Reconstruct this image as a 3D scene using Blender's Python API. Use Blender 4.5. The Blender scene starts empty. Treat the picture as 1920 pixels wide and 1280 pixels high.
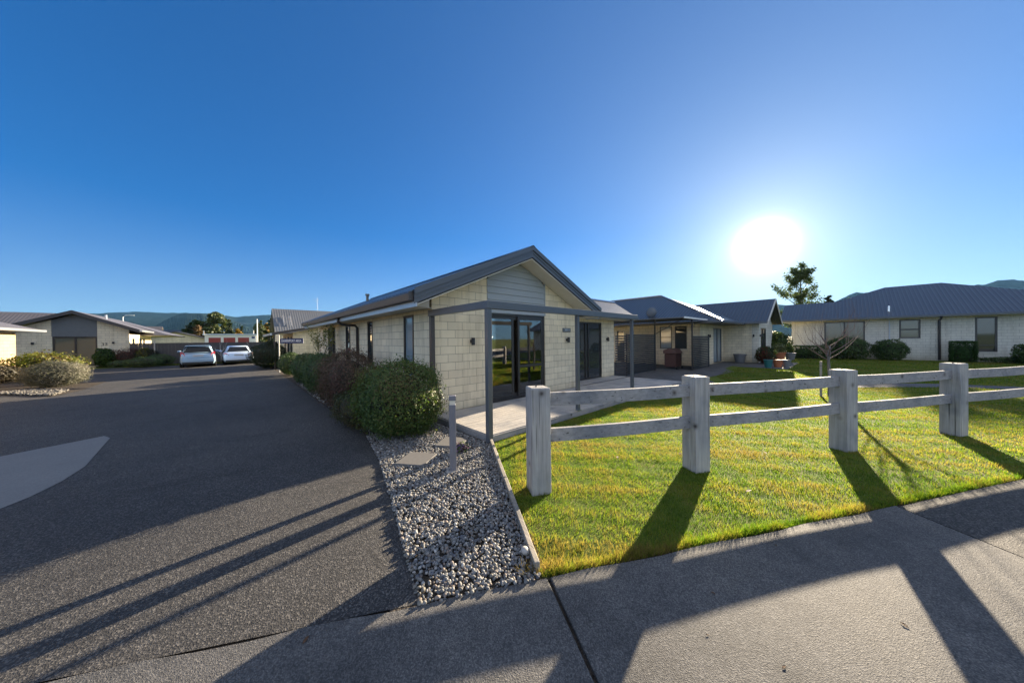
import bpy, bmesh, math, random
import numpy as np
from mathutils import Vector, Matrix

SC = bpy.context.scene
COL = SC.collection
rnd = random.Random(7)
nrs = np.random.RandomState(11)

# ------------------------------------------------------------------ camera
cd = bpy.data.cameras.new('camera'); cam = bpy.data.objects.new('camera', cd); COL.objects.link(cam)
_r = [[0.739407, -0.673162, -0.011407], [0.013575, -0.002032, 0.999906], [-0.673122, -0.739492, 0.007636]]
M = Matrix(((_r[0][0], _r[1][0], _r[2][0], -3.076), (_r[0][1], _r[1][1], _r[2][1], -5.902),
            (_r[0][2], _r[1][2], _r[2][2], 1.70), (0, 0, 0, 1)))
cam.matrix_world = M
cd.sensor_width = 36.0; cd.lens = 36.0 * 567.57 / 1920; cd.clip_start = 0.05; cd.clip_end = 20000
SC.camera = cam

# ------------------------------------------------------------------ sun + sky
SUN_EL = math.radians(13.0); SUN_AZ = math.radians(82.2)      # azimuth from +Y towards +X
sdir = Vector((math.sin(SUN_AZ) * math.cos(SUN_EL), math.cos(SUN_AZ) * math.cos(SUN_EL), math.sin(SUN_EL)))
sl = bpy.data.lights.new('sun', 'SUN'); so = bpy.data.objects.new('sun', sl); COL.objects.link(so)
sl.energy = 4.4; sl.angle = math.radians(0.5); sl.color = (1.0, 0.83, 0.60)
so.rotation_euler = sdir.to_track_quat('Z', 'Y').to_euler()

W = bpy.data.worlds.new('World'); SC.world = W; W.use_nodes = True
nt = W.node_tree; nt.nodes.clear()
def wn(t, **k):
    n = nt.nodes.new(t)
    for a, b in k.items(): setattr(n, a, b)
    return n
out = wn('ShaderNodeOutputWorld'); bg = wn('ShaderNodeBackground')
sky = wn('ShaderNodeTexSky', sky_type='NISHITA')
sky.sun_disc = False; sky.sun_elevation = SUN_EL; sky.sun_rotation = SUN_AZ
sky.altitude = 100; sky.air_density = 1.0; sky.dust_density = 0.0; sky.ozone_density = 8.0
gm = wn('ShaderNodeGamma'); gm.inputs['Gamma'].default_value = 0.76
nt.links.new(sky.outputs[0], gm.inputs['Color'])
hs = wn('ShaderNodeVectorMath', operation='MULTIPLY'); hs.inputs[1].default_value = (0.14, 0.61, 0.90)   # clear, deep blue air
nt.links.new(gm.outputs[0], hs.inputs[0])
# bright aureole of the sky round the sun
geo = wn('ShaderNodeTexCoord')
dot = wn('ShaderNodeVectorMath', operation='DOT_PRODUCT'); dot.inputs[1].default_value = sdir
nrm = wn('ShaderNodeVectorMath', operation='NORMALIZE')
nt.links.new(geo.outputs['Generated'], nrm.inputs[0]); nt.links.new(nrm.outputs[0], dot.inputs[0])
acs = wn('ShaderNodeMath', operation='ARCCOSINE'); nt.links.new(dot.outputs['Value'], acs.inputs[0])
def lobe(sigma, amp, p):
    a = wn('ShaderNodeMath', operation='DIVIDE'); a.inputs[1].default_value = math.radians(sigma); nt.links.new(acs.outputs[0], a.inputs[0])
    b = wn('ShaderNodeMath', operation='POWER'); b.inputs[1].default_value = p; nt.links.new(a.outputs[0], b.inputs[0])
    c = wn('ShaderNodeMath', operation='MULTIPLY'); c.inputs[1].default_value = -1; nt.links.new(b.outputs[0], c.inputs[0])
    d = wn('ShaderNodeMath', operation='EXPONENT'); nt.links.new(c.outputs[0], d.inputs[0])
    e = wn('ShaderNodeMath', operation='MULTIPLY'); e.inputs[1].default_value = amp; nt.links.new(d.outputs[0], e.inputs[0])
    return e
l1 = lobe(2.1, 16.0, 2.0); l2 = lobe(6.0, 3.6, 1.0); l3 = lobe(30.0, 1.15, 1.3)
s1 = wn('ShaderNodeMath', operation='ADD'); nt.links.new(l1.outputs[0], s1.inputs[0]); nt.links.new(l2.outputs[0], s1.inputs[1])
sc_ = wn('ShaderNodeVectorMath', operation='SCALE'); sc_.inputs[0].default_value = (1.0, 0.95, 0.55); nt.links.new(s1.outputs[0], sc_.inputs['Scale'])
sc2 = wn('ShaderNodeVectorMath', operation='SCALE'); sc2.inputs[0].default_value = (0.86, 0.78, 0.28); nt.links.new(l3.outputs[0], sc2.inputs['Scale'])
ad1 = wn('ShaderNodeVectorMath', operation='ADD'); nt.links.new(sc_.outputs[0], ad1.inputs[0]); nt.links.new(sc2.outputs[0], ad1.inputs[1])
addv = wn('ShaderNodeVectorMath', operation='ADD')
# unseen bright cloud veil, added behind and above the camera to lift the shade
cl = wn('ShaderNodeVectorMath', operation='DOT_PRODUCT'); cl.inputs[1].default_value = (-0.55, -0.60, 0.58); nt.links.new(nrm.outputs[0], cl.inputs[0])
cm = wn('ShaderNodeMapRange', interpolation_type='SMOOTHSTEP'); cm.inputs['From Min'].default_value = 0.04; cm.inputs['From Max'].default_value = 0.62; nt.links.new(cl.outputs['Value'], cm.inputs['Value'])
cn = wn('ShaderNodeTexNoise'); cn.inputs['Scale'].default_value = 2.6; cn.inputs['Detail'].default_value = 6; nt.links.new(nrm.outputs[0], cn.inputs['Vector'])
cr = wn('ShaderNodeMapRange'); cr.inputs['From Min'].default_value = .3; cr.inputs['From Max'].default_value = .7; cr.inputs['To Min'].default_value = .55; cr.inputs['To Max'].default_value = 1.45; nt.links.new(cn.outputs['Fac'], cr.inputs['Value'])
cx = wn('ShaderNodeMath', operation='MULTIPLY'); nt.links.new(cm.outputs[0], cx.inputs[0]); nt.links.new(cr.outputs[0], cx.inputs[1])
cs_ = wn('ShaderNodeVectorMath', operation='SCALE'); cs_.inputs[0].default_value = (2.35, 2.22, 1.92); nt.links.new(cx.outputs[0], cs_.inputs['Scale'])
# paler air low above the horizon
sz = wn('ShaderNodeSeparateXYZ'); nt.links.new(nrm.outputs[0], sz.inputs[0])
e1 = wn('ShaderNodeMath', operation='MULTIPLY'); e1.inputs[1].default_value = -5.0; nt.links.new(sz.outputs[2], e1.inputs[0])
e2 = wn('ShaderNodeMath', operation='EXPONENT'); nt.links.new(e1.outputs[0], e2.inputs[0])
e3 = wn('ShaderNodeMath', operation='MULTIPLY_ADD', use_clamp=True); e3.inputs[1].default_value = -0.55; e3.inputs[2].default_value = 1.12; nt.links.new(e2.outputs[0], e3.inputs[0])
h2 = wn('ShaderNodeHueSaturation'); nt.links.new(hs.outputs[0], h2.inputs['Color']); nt.links.new(e3.outputs[0], h2.inputs['Saturation'])
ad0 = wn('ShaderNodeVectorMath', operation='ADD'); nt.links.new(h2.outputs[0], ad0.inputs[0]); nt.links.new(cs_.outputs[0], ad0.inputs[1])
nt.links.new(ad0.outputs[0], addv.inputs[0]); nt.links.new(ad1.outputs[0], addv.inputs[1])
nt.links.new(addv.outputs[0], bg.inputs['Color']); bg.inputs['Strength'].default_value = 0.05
nt.links.new(bg.outputs[0], out.inputs['Surface'])

SC.view_settings.view_transform = 'Standard'; SC.view_settings.look = 'None'
SC.view_settings.exposure = 2.45; SC.view_settings.gamma = 1.0
SC.cycles.use_denoising = True
SC.cycles.max_bounces = 8; SC.cycles.transparent_max_bounces = 12

# ------------------------------------------------------------------ mesh helpers
class MB:
    def __init__(s): s.v = []; s.f = []
    def add(s, vs, fs):
        n = len(s.v); s.v += [tuple(p) for p in vs]; s.f += [tuple(i + n for i in f) for f in fs]; return s
    def box(s, x0, x1, y0, y1, z0, z1):
        x0, x1 = min(x0, x1), max(x0, x1); y0, y1 = min(y0, y1), max(y0, y1); z0, z1 = min(z0, z1), max(z0, z1)
        return s.add([(x0, y0, z0), (x1, y0, z0), (x1, y1, z0), (x0, y1, z0), (x0, y0, z1), (x1, y0, z1), (x1, y1, z1), (x0, y1, z1)],
              [(0, 3, 2, 1), (4, 5, 6, 7), (0, 1, 5, 4), (1, 2, 6, 5), (2, 3, 7, 6), (3, 0, 4, 7)])
    def obox(s, p, d, n, l0, l1, w0, w1, z0, z1):
        "box along direction d (unit 2d), across n, from point p"
        c = [(p[0] + d[0] * a + n[0] * b, p[1] + d[1] * a + n[1] * b) for a, b in ((l0, w0), (l1, w0), (l1, w1), (l0, w1))]
        return s.prism([(x, y, z0) for x, y in c], (0, 0, z1 - z0))
    def prism(s, pts, e):
        n = len(pts); q = [(p[0] + e[0], p[1] + e[1], p[2] + e[2]) for p in pts]
        fs = [tuple(range(n))[::-1], tuple(range(n, 2 * n))] + [(i, (i + 1) % n, (i + 1) % n + n, i + n) for i in range(n)]
        return s.add(list(pts) + q, fs)
    def quad(s, *p): return s.add(p, [tuple(range(len(p)))])
    def tube(s, pts, rad, n=8, cap=True):
        pts = [Vector(p) for p in pts]; R = rad if isinstance(rad, (list, tuple)) else [rad] * len(pts)
        vs = []; 
        for i, p in enumerate(pts):
            d = (pts[min(i + 1, len(pts) - 1)] - pts[max(i - 1, 0)]).normalized()
            a = d.cross(Vector((0, 0, 1)) if abs(d.z) < .9 else Vector((1, 0, 0))).normalized(); b = d.cross(a)
            for k in range(n):
                t = 2 * math.pi * k / n; vs.append(p + (a * math.cos(t) + b * math.sin(t)) * R[i])
        fs = []
        for i in range(len(pts) - 1):
            for k in range(n): fs.append((i * n + k, i * n + (k + 1) % n, (i + 1) * n + (k + 1) % n, (i + 1) * n + k))
        if cap: fs += [tuple(range(n))[::-1], tuple(range((len(pts) - 1) * n, len(pts) * n))]
        return s.add(vs, fs)
    def cyl(s, x, y, z0, z1, r, n=16, r1=None): return s.tube([(x, y, z0), (x, y, z1)], [r, r if r1 is None else r1], n)
    def sphere(s, c, r, nu=14, nv=9):
        rr = r if isinstance(r, (tuple, list)) else (r, r, r); vs = [(c[0], c[1], c[2] - rr[2])]
        for j in range(1, nv):
            ph = math.pi * j / nv - math.pi / 2
            for i in range(nu):
                t = 2 * math.pi * i / nu; vs.append((c[0] + rr[0] * math.cos(ph) * math.cos(t), c[1] + rr[1] * math.cos(ph) * math.sin(t), c[2] + rr[2] * math.sin(ph)))
        vs.append((c[0], c[1], c[2] + rr[2])); fs = [(0, 1 + (i + 1) % nu, 1 + i) for i in range(nu)]
        for j in range(nv - 2):
            for i in range(nu): fs.append((1 + j * nu + i, 1 + j * nu + (i + 1) % nu, 1 + (j + 1) * nu + (i + 1) % nu, 1 + (j + 1) * nu + i))
        L = len(vs) - 1; o = 1 + (nv - 2) * nu; fs += [(o + i, o + (i + 1) % nu, L) for i in range(nu)]
        return s.add(vs, fs)

ROOT = {}
def root_loc(o):
    while o is not None and o not in ROOT: o = o.parent
    return ROOT.get(o, Vector((0, 0, 0)))
def link(name, me, mat, parent=None):
    o = bpy.data.objects.new(name, me); COL.objects.link(o)
    if mat: me.materials.append(mat)
    if parent: o.parent = parent
    return o
def obj(name, mb, mat, parent=None, bevel=0.0, smooth=False, seg=1):
    L = root_loc(parent) if parent else Vector((0, 0, 0))
    me = bpy.data.meshes.new(name)
    me.from_pydata([(p[0] - L.x, p[1] - L.y, p[2] - L.z) for p in mb.v], [], mb.f); me.validate(); me.update()
    bm = bmesh.new(); bm.from_mesh(me); bmesh.ops.recalc_face_normals(bm, faces=bm.faces); bm.to_mesh(me); bm.free()
    if smooth:
        for p in me.polygons: p.use_smooth = True
    o = link(name, me, mat, parent)
    if bevel:
        m = o.modifiers.new('bevel', 'BEVEL'); m.width = bevel; m.segments = seg; m.limit_method = 'ANGLE'; m.angle_limit = math.radians(40)
    return o
def thing(name, label, cat, loc=(0, 0, 0), group=None):
    o = bpy.data.objects.new(name, None); COL.objects.link(o); o.location = loc; o['label'] = label; o['category'] = cat
    o.empty_display_size = .2
    if group: o['group'] = group
    ROOT[o] = Vector(loc); return o
def tag(o, label, cat, group=None):
    o['label'] = label; o['category'] = cat
    if group: o['group'] = group
    return o
def struct(o, kind='structure'): o['kind'] = kind; return o
def npmesh(name, V, F, col=None, mat=None, parent=None, smooth=False):
    "V (n,3), F (m,k) arrays; col per face (m,3) as a face colour attribute"
    V = np.asarray(V, np.float32)
    if parent is not None:
        V = V - np.array(root_loc(parent), np.float32)
    F = np.asarray(F, np.int32); m, k = F.shape
    me = bpy.data.meshes.new(name); me.vertices.add(len(V)); me.vertices.foreach_set('co', V.ravel())
    me.loops.add(m * k); me.loops.foreach_set('vertex_index', F.ravel())
    me.polygons.add(m); me.polygons.foreach_set('loop_start', np.arange(0, m * k, k, dtype=np.int32))
    if smooth: me.polygons.foreach_set('use_smooth', np.ones(m, bool))
    me.update(calc_edges=True)
    if col is not None:
        a = me.color_attributes.new('tint', 'FLOAT_COLOR', 'CORNER')
        c = np.ones((m, k, 4), np.float32); c[:, :, :3] = np.asarray(col, np.float32)[:, None, :]
        a.data.foreach_set('color', c.ravel())
    return link(name, me, mat, parent)

# ------------------------------------------------------------------ materials
MATS = {}
class N:
    def __init__(s, name):
        s.m = bpy.data.materials.new(name); s.m.use_nodes = True; s.t = s.m.node_tree; s.t.nodes.clear()
        s.o = s.n('ShaderNodeOutputMaterial'); s.p = s.n('ShaderNodeBsdfPrincipled'); s.l(s.p.outputs[0], s.o.inputs[0])
        s.pos = s.n('ShaderNodeNewGeometry').outputs['Position']
    def n(s, t, **k):
        x = s.t.nodes.new(t)
        for a, b in k.items(): setattr(x, a, b)
        return x
    def l(s, a, b): s.t.links.new(a, b)
    def noise(s, scale, detail=3, vec=None, rough=.55, stretch=None):
        x = s.n('ShaderNodeTexNoise'); x.inputs['Scale'].default_value = scale; x.inputs['Detail'].default_value = detail; x.inputs['Roughness'].default_value = rough
        v = vec if vec is not None else s.pos
        if stretch:
            mp = s.n('ShaderNodeVectorMath', operation='MULTIPLY'); mp.inputs[1].default_value = stretch; s.l(v, mp.inputs[0]); v = mp.outputs[0]
        s.l(v, x.inputs['Vector']); return x.outputs['Fac']
    def ramp(s, fac, stops):
        r = s.n('ShaderNodeValToRGB'); e = r.color_ramp.elements
        while len(e) < len(stops): e.new(.5)
        for q, (p, c) in zip(e, stops): q.position = p; q.color = (*c, 1) if len(c) == 3 else c
        s.l(fac, r.inputs[0]); return r.outputs[0]
    def mix(s, fac, a, b, mode='MIX'):
        x = s.n('ShaderNodeMix', data_type='RGBA', blend_type=mode)
        for i, v in ((0, fac), (6, a), (7, b)):
            if hasattr(v, 'links'): s.l(v, x.inputs[i])
            else: x.inputs[i].default_value = v if i == 0 else (*v, 1)
        return x.outputs[2]
    def math(s, op, a, b=0.0, clamp=False):
        x = s.n('ShaderNodeMath', operation=op, use_clamp=clamp)
        for i, v in ((0, a), (1, b)):
            if hasattr(v, 'links'): s.l(v, x.inputs[i])
            else: x.inputs[i].default_value = v
        return x.outputs[0]
    def base(s, c):
        if hasattr(c, 'links'): s.l(c, s.p.inputs['Base Color'])
        else: s.p.inputs['Base Color'].default_value = (*c, 1)
        return s
    def set(s, rough=.6, metal=0.0, spec=.5):
        if hasattr(rough, 'links'): s.l(rough, s.p.inputs['Roughness'])
        else: s.p.inputs['Roughness'].default_value = rough
        s.p.inputs['Metallic'].default_value = metal; s.p.inputs['Specular IOR Level'].default_value = spec; return s
    def bump(s, h, strength=.3, dist=.01):
        b = s.n('ShaderNodeBump'); b.inputs['Strength'].default_value = strength; b.inputs['Distance'].default_value = dist
        s.l(h, b.inputs['Height']); s.l(b.outputs[0], s.p.inputs['Normal']); return s

def simple(name, c, rough=.5, metal=0.0, spec=.5, var=.12, scale=6.0):
    if name in MATS: return MATS[name]
    k = N(name); f = k.noise(scale, 4)
    k.base(k.mix(f, tuple(x * (1 - var) for x in c), tuple(x * (1 + var) for x in c))).set(rough, metal, spec)
    MATS[name] = k.m; return k.m

def m_block(name, c1, c2, mortar, row=.18, bw=.38):
    k = N(name); g = k.n('ShaderNodeNewGeometry'); sx = k.n('ShaderNodeSeparateXYZ'); k.l(k.pos, sx.inputs[0])
    sn = k.n('ShaderNodeSeparateXYZ'); k.l(g.outputs['True Normal'], sn.inputs[0])
    ay = k.math('GREATER_THAN', k.math('ABSOLUTE', sn.outputs[1]), .5)
    u = k.math('ADD', k.math('MULTIPLY', sx.outputs[0], ay), k.math('MULTIPLY', sx.outputs[1], k.math('SUBTRACT', 1.0, ay)))
    cb = k.n('ShaderNodeCombineXYZ'); k.l(u, cb.inputs[0]); k.l(k.math('ADD', sx.outputs[2], .06), cb.inputs[1])
    b = k.n('ShaderNodeTexBrick'); k.l(cb.outputs[0], b.inputs['Vector']); b.inputs['Scale'].default_value = 1
    b.inputs['Brick Width'].default_value = bw; b.inputs['Row Height'].default_value = row; b.inputs['Mortar Size'].default_value = .0055
    b.inputs['Mortar Smooth'].default_value = .15; b.inputs['Bias'].default_value = 0
    b.inputs['Color1'].default_value = (*c1, 1); b.inputs['Color2'].default_value = (*c2, 1); b.inputs['Mortar'].default_value = (*mortar, 1)
    big = k.noise(1.6, 5); fine = k.noise(140, 3)
    c = k.mix(.5, b.outputs['Color'], k.ramp(big, [(.3, (.90, .90, .90)), (.7, (1.06, 1.05, 1.03))]), 'MULTIPLY')
    c = k.mix(1.0, b.outputs['Color'], k.ramp(big, [(.3, (.90, .90, .89)), (.7, (1.05, 1.04, 1.02))]), 'MULTIPLY')
    c = k.mix(1.0, c, k.ramp(fine, [(.3, (.93, .93, .93)), (.7, (1.05, 1.05, 1.05))]), 'MULTIPLY')
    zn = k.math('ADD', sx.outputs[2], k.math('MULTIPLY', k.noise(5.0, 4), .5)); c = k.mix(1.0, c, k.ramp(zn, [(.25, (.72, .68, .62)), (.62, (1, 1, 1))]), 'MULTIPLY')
    sv = k.noise(1.0, 4, stretch=(6, 6, .35), rough=.6); c = k.mix(1.0, c, k.ramp(sv, [(.33, (.86, .85, .83)), (.5, (1, 1, 1))]), 'MULTIPLY')
    h = k.math('ADD', k.math('MULTIPLY', b.outputs['Fac'], -1.0), k.math('MULTIPLY', fine, .25))
    k.base(c).set(.85, 0, .25).bump(h, .6, .006); return k.m

def m_roof(name, c, axis, rough=.38, pitch=.19):
    k = N(name); sx = k.n('ShaderNodeSeparateXYZ'); k.l(k.pos, sx.inputs[0])
    w = k.math('MULTIPLY', sx.outputs[axis], 2 * math.pi / pitch); s_ = k.math('SINE', w)
    h = k.math('POWER', k.math('MULTIPLY', k.math('ADD', s_, 1.0), .5), 4.0)
    f = k.noise(.9, 5); g = k.noise(25, 3)
    cc = k.mix(f, tuple(x * .85 for x in c), tuple(x * 1.15 for x in c))
    cc = k.mix(1.0, cc, k.ramp(h, [(0, (1, 1, 1)), (.6, (1.0, 1.0, 1.0)), (1, (1.12, 1.12, 1.12))]), 'MULTIPLY')
    r = k.math('ADD', rough - .06, k.math('MULTIPLY', g, .14))
    k.base(cc).set(r, 0, .5).bump(h, .6, .025); return k.m

def m_wood(name, dark, light, along, rough=.75, knots=True):
    k = N(name); st = [14, 14, 14]; st[along] = 0.7 if along < 2 else .9
    f = k.noise(2.2, 7, stretch=tuple(st), rough=.6); big = k.noise(2.2, 3); fine = k.noise(40, 2, stretch=tuple(x if i != along else 1 for i, x in enumerate((9, 9, 9))))
    c = k.ramp(f, [(.15, dark), (.85, light)])
    c = k.mix(1.0, c, k.ramp(big, [(.28, (.58, .62, .68)), (.5, (.95, .95, .95)), (.72, (1.14, 1.11, 1.06))]), 'MULTIPLY')
    if knots:
        vo = k.n('ShaderNodeTexVoronoi'); vo.inputs['Scale'].default_value = 3.2; k.l(k.pos, vo.inputs['Vector'])
        c = k.mix(1.0, c, k.ramp(vo.outputs['Distance'], [(.03, (.22, .20, .19)), (.10, (.75, .73, .72)), (.17, (1, 1, 1))]), 'MULTIPLY')
        s2 = [38, 38, 38]; s2[along] = .8; cr_ = k.noise(1.0, 3, stretch=tuple(s2), rough=.5); c = k.mix(1.0, c, k.ramp(cr_, [(.30, (.30, .29, .28)), (.36, (1, 1, 1))]), 'MULTIPLY')
    k.base(c).set(rough, 0, .3).bump(k.math('ADD', f, k.math('MULTIPLY', fine, .5)), .5, .006); return k.m

def m_leaf(name, trans=.35, rough=.55, spec=.3):
    k = N(name); a = k.n('ShaderNodeAttribute', attribute_name='tint')
    f = k.noise(9, 2); c = k.mix(1.0, a.outputs['Color'], k.ramp(f, [(.3, (.8, .8, .8)), (.7, (1.2, 1.2, 1.15))]), 'MULTIPLY')
    k.base(c).set(rough, 0, spec)
    t = k.n('ShaderNodeBsdfTranslucent'); c2 = k.mix(1.0, c, (1.35, 1.5, .6), 'MULTIPLY'); k.l(c2, t.inputs['Color'])
    mx = k.n('ShaderNodeMixShader'); mx.inputs[0].default_value = trans; k.l(k.p.outputs[0], mx.inputs[1]); k.l(t.outputs[0], mx.inputs[2]); k.l(mx.outputs[0], k.o.inputs[0])
    return k.m

def m_attr(name, rough=.6, spec=.4, var=30):
    k = N(name); a = k.n('ShaderNodeAttribute', attribute_name='tint'); f = k.noise(var, 4)
    k.base(k.mix(1.0, a.outputs['Color'], k.ramp(f, [(.3, (.75, .75, .75)), (.7, (1.2, 1.2, 1.2))]), 'MULTIPLY')).set(rough, 0, spec); return k.m

def m_glass(name, tint=(.9, .95, .95)):
    k = N(name); fr = k.n('ShaderNodeFresnel'); fr.inputs['IOR'].default_value = 1.55
    tr = k.n('ShaderNodeBsdfTransparent'); tr.inputs['Color'].default_value = (*tint, 1)
    gl = k.n('ShaderNodeBsdfGlossy'); gl.inputs['Roughness'].default_value = .01
    mx = k.n('ShaderNodeMixShader'); k.l(k.math('ADD', k.math('MULTIPLY', fr.outputs[0], 2.4), .08, True), mx.inputs[0]); k.l(tr.outputs[0], mx.inputs[1]); k.l(gl.outputs[0], mx.inputs[2]); k.l(mx.outputs[0], k.o.inputs[0])
    return k.m

def m_ground(name, kind):
    k = N(name)
    if kind == 'asphalt':
        v = k.n('ShaderNodeTexVoronoi'); v.inputs['Scale'].default_value = 110; k.l(k.pos, v.inputs['Vector'])
        big = k.noise(.35, 5); med = k.noise(3, 5); fine = k.noise(230, 2)
        c = k.ramp(v.outputs['Color'], [(.1, (.020, .020, .021)), (.6, (.048, .047, .046)), (.95, (.15, .142, .132))])
        c = k.mix(1.0, c, k.ramp(big, [(.3, (.72, .73, .75)), (.7, (1.25, 1.22, 1.18))]), 'MULTIPLY')
        st_ = k.noise(1.1, 4, stretch=(.35, 1.0, 1.0), rough=.7); c = k.mix(1.0, c, k.ramp(st_, [(.30, (.55, .55, .56)), (.42, (1, 1, 1)), (.7, (1, 1, 1)), (.8, (1.18, 1.16, 1.12))]), 'MULTIPLY')
        c = k.mix(1.0, c, k.ramp(med, [(.3, (.88, .88, .88)), (.7, (1.1, 1.1, 1.1))]), 'MULTIPLY')
        k.base(c).set(.8, 0, .35).bump(k.math('ADD', v.outputs['Distance'], fine), .55, .006)
    elif kind == 'path':
        v = k.n('ShaderNodeTexVoronoi'); v.inputs['Scale'].default_value = 170; k.l(k.pos, v.inputs['Vector'])
        big = k.noise(1.1, 6, rough=.65); med = k.noise(7, 5); fine = k.noise(260, 2)
        c = k.ramp(v.outputs['Color'], [(.1, (.046, .046, .046)), (.5, (.084, .082, .080)), (.95, (.175, .168, .158))])
        c = k.mix(1.0, c, k.ramp(big, [(.28, (.60, .62, .64)), (.5, (1, 1, 1)), (.75, (1.3, 1.27, 1.2))]), 'MULTIPLY')
        c = k.mix(1.0, c, k.ramp(med, [(.3, (.85, .85, .86)), (.7, (1.1, 1.1, 1.1))]), 'MULTIPLY')
        k.base(c).set(.82, 0, .35).bump(k.math('ADD', v.outputs['Distance'], fine), .45, .005)
    elif kind == 'slab':
        big = k.noise(1.4, 5); med = k.noise(60, 4)
        c = k.mix(big, (.15, .15, .15), (.20, .198, .19)); c = k.mix(1.0, c, k.ramp(med, [(.3, (.85, .85, .85)), (.7, (1.12, 1.12, 1.1))]), 'MULTIPLY')
        k.base(c).set(.8, 0, .3).bump(med, .3, .003)
    elif kind == 'lawn':
        big = k.noise(.5, 5); med = k.noise(2.6, 6, rough=.7); fine = k.noise(70, 3)
        c = k.ramp(med, [(.28, (.06, .10, .014)), (.5, (.105, .14, .022)), (.72, (.19, .165, .05))])
        c = k.mix(1.0, c, k.ramp(big, [(.3, (.85, .9, .8)), (.7, (1.15, 1.1, 1.0))]), 'MULTIPLY')
        c = k.mix(1.0, c, k.ramp(fine, [(.3, (.55, .6, .5)), (.7, (1.35, 1.3, 1.2))]), 'MULTIPLY')
        k.base(c).set(.9, 0, .15).bump(k.math('ADD', fine, med), .8, .03)
    elif kind == 'soil':
        f = k.noise(45, 5); c = k.ramp(f, [(.3, (.03, .025, .02)), (.7, (.09, .075, .06))]); k.base(c).set(.95, 0, .2).bump(f, .8, .02)
    elif kind == 'hill':
        big = k.noise(.0016, 6, rough=.7); med = k.noise(.02, 5)
        c = k.ramp(big, [(.35, (.008, .014, .012)), (.55, (.016, .024, .018)), (.68, (.045, .048, .036))])
        c = k.mix(1.0, c, k.ramp(med, [(.3, (.6, .6, .6)), (.7, (1.3, 1.3, 1.3))]), 'MULTIPLY'); k.base(c).set(1.0, 0, 0.0)
    return k.m

BLOCK = m_block('cream_block', (.80, .70, .51), (.70, .61, .45), (.36, .315, .24))
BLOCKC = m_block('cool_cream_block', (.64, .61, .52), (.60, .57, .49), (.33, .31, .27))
TANBLOCK = m_block('tan_block', (.50, .37, .21), (.44, .33, .19), (.26, .19, .11))
ROOFV = m_roof('dark_roof_ribs_v', (.046, .050, .057), 1)
ROOFU = m_roof('dark_roof_ribs_u', (.046, .050, .057), 0)
ROOFBR = m_roof('brown_roof_ribs_v', (.11, .10, .098), 1)
ROOFBRU = m_roof('brown_roof_ribs_u', (.10, .09, .088), 0)
PAINT = simple('roof_trim_paint', (.085, .096, .112), .35, .0, .5)
TRIMBR = simple('brown_trim_paint', (.05, .042, .04), .4, 0, .5)
ALUM = simple('dark_aluminium', (.035, .032, .03), .35, 0, .5)
SOFFIT = simple('pale_soffit', (.62, .58, .5), .7)
SIDING = simple('grey_blue_weatherboard', (.32, .35, .365), .55, 0, .35, .06)
BLACK = simple('matt_black', (.018, .02, .022), .5)
FASCIA = simple('pale_metal_fascia', (.42, .45, .48), .3, .6, .5)
BRIGHT = simple('bare_metal', (.75, .75, .76), .25, .9, .5)
WHITE = simple('white_paint', (.78, .77, .74), .5)
DKGLASS = simple('dark_window_glass', (.035, .04, .043), .03, 0, 1.0, .02)
CURTGLASS = simple('curtained_window_glass', (.13, .125, .095), .08, 0, .9, .05, 2.0)
BLUEGLASS = simple('net_curtain_glass', (.22, .28, .32), .08, 0, .9, .05, 2.0)
GLASS = m_glass('clear_glass')
POSTW = m_wood('weathered_post_timber', (.22, .21, .20), (.47, .455, .43), 2)
RAILW = m_wood('weathered_rail_timber', (.19, .185, .185), (.38, .37, .37), 0)
DECKW = m_wood('weathered_deck_timber', (.28, .255, .23), (.52, .49, .45), 0, .7, False)
EDGEW = m_wood('timber_edging_wood', (.22, .19, .15), (.42, .38, .32), 1)
BARK = m_wood('tree_bark', (.10, .09, .08), (.24, .22, .20), 2, .9, False)
PALEBARK = m_wood('pale_tree_bark', (.35, .31, .26), (.60, .55, .47), 2, .9, False)
LEAF = m_leaf('leaf'); LEAFDULL = m_leaf('dull_leaf', .18); GRASSM = m_leaf('grass_blade', .6, .5, .25)
CONCRETE = simple('concrete', (.33, .32, .30), .85, 0, .3, .2, 12)
PAVER = simple('paver_stone', (.13, .125, .12), .85, 0, .3, .2, 20)
TERRA = simple('terracotta', (.36, .12, .05), .8)
TEAL = simple('teal_glaze', (.02, .12, .12), .4)
GREYPOT = simple('grey_pot', (.15, .15, .15), .7)
DARKFENCE = simple('dark_steel_fence_paint', (.055, .05, .048), .5)
ASPHALT = m_ground('asphalt', 'asphalt'); PATH = m_ground('aggregate_concrete', 'path'); SLAB = m_ground('smooth_concrete', 'slab')
LAWN = m_ground('lawn_turf', 'lawn'); SOIL = m_ground('soil', 'soil'); HILL = m_ground('forest_hill', 'hill')
def m_emit(name, c, s):
    k = N(name); e = k.n('ShaderNodeEmission'); e.inputs[0].default_value = (*c, 1); e.inputs[1].default_value = s; k.l(e.outputs[0], k.o.inputs[0]); return k.m
LAMPLIT = m_emit('lit_lamp', (1, .93, .8), 1.0)

# ------------------------------------------------------------------ setting: ground
FD = Vector((.877, -.481)); FN = Vector((.481, .877))            # along / away from the footpath edge
PE = Vector((-1.50, -4.45))                                      # corner of lawn, gravel and footpath
def fp(a, b): q = PE + FD * a + FN * b; return (q.x, q.y)
def sheet(name, pts, z, mat, kind='structure', thick=0.0):
    mb = MB()
    if thick: mb.prism([(x, y, z - thick) for x, y in pts], (0, 0, thick))
    else: mb.quad(*[(x, y, z) for x, y in pts])
    return struct(obj(name, mb, mat), kind)
big = 5900
sheet('ground', [(-big, -big), (big, -big), (big, big), (-big, big)], -.03, LAWN)
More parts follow.
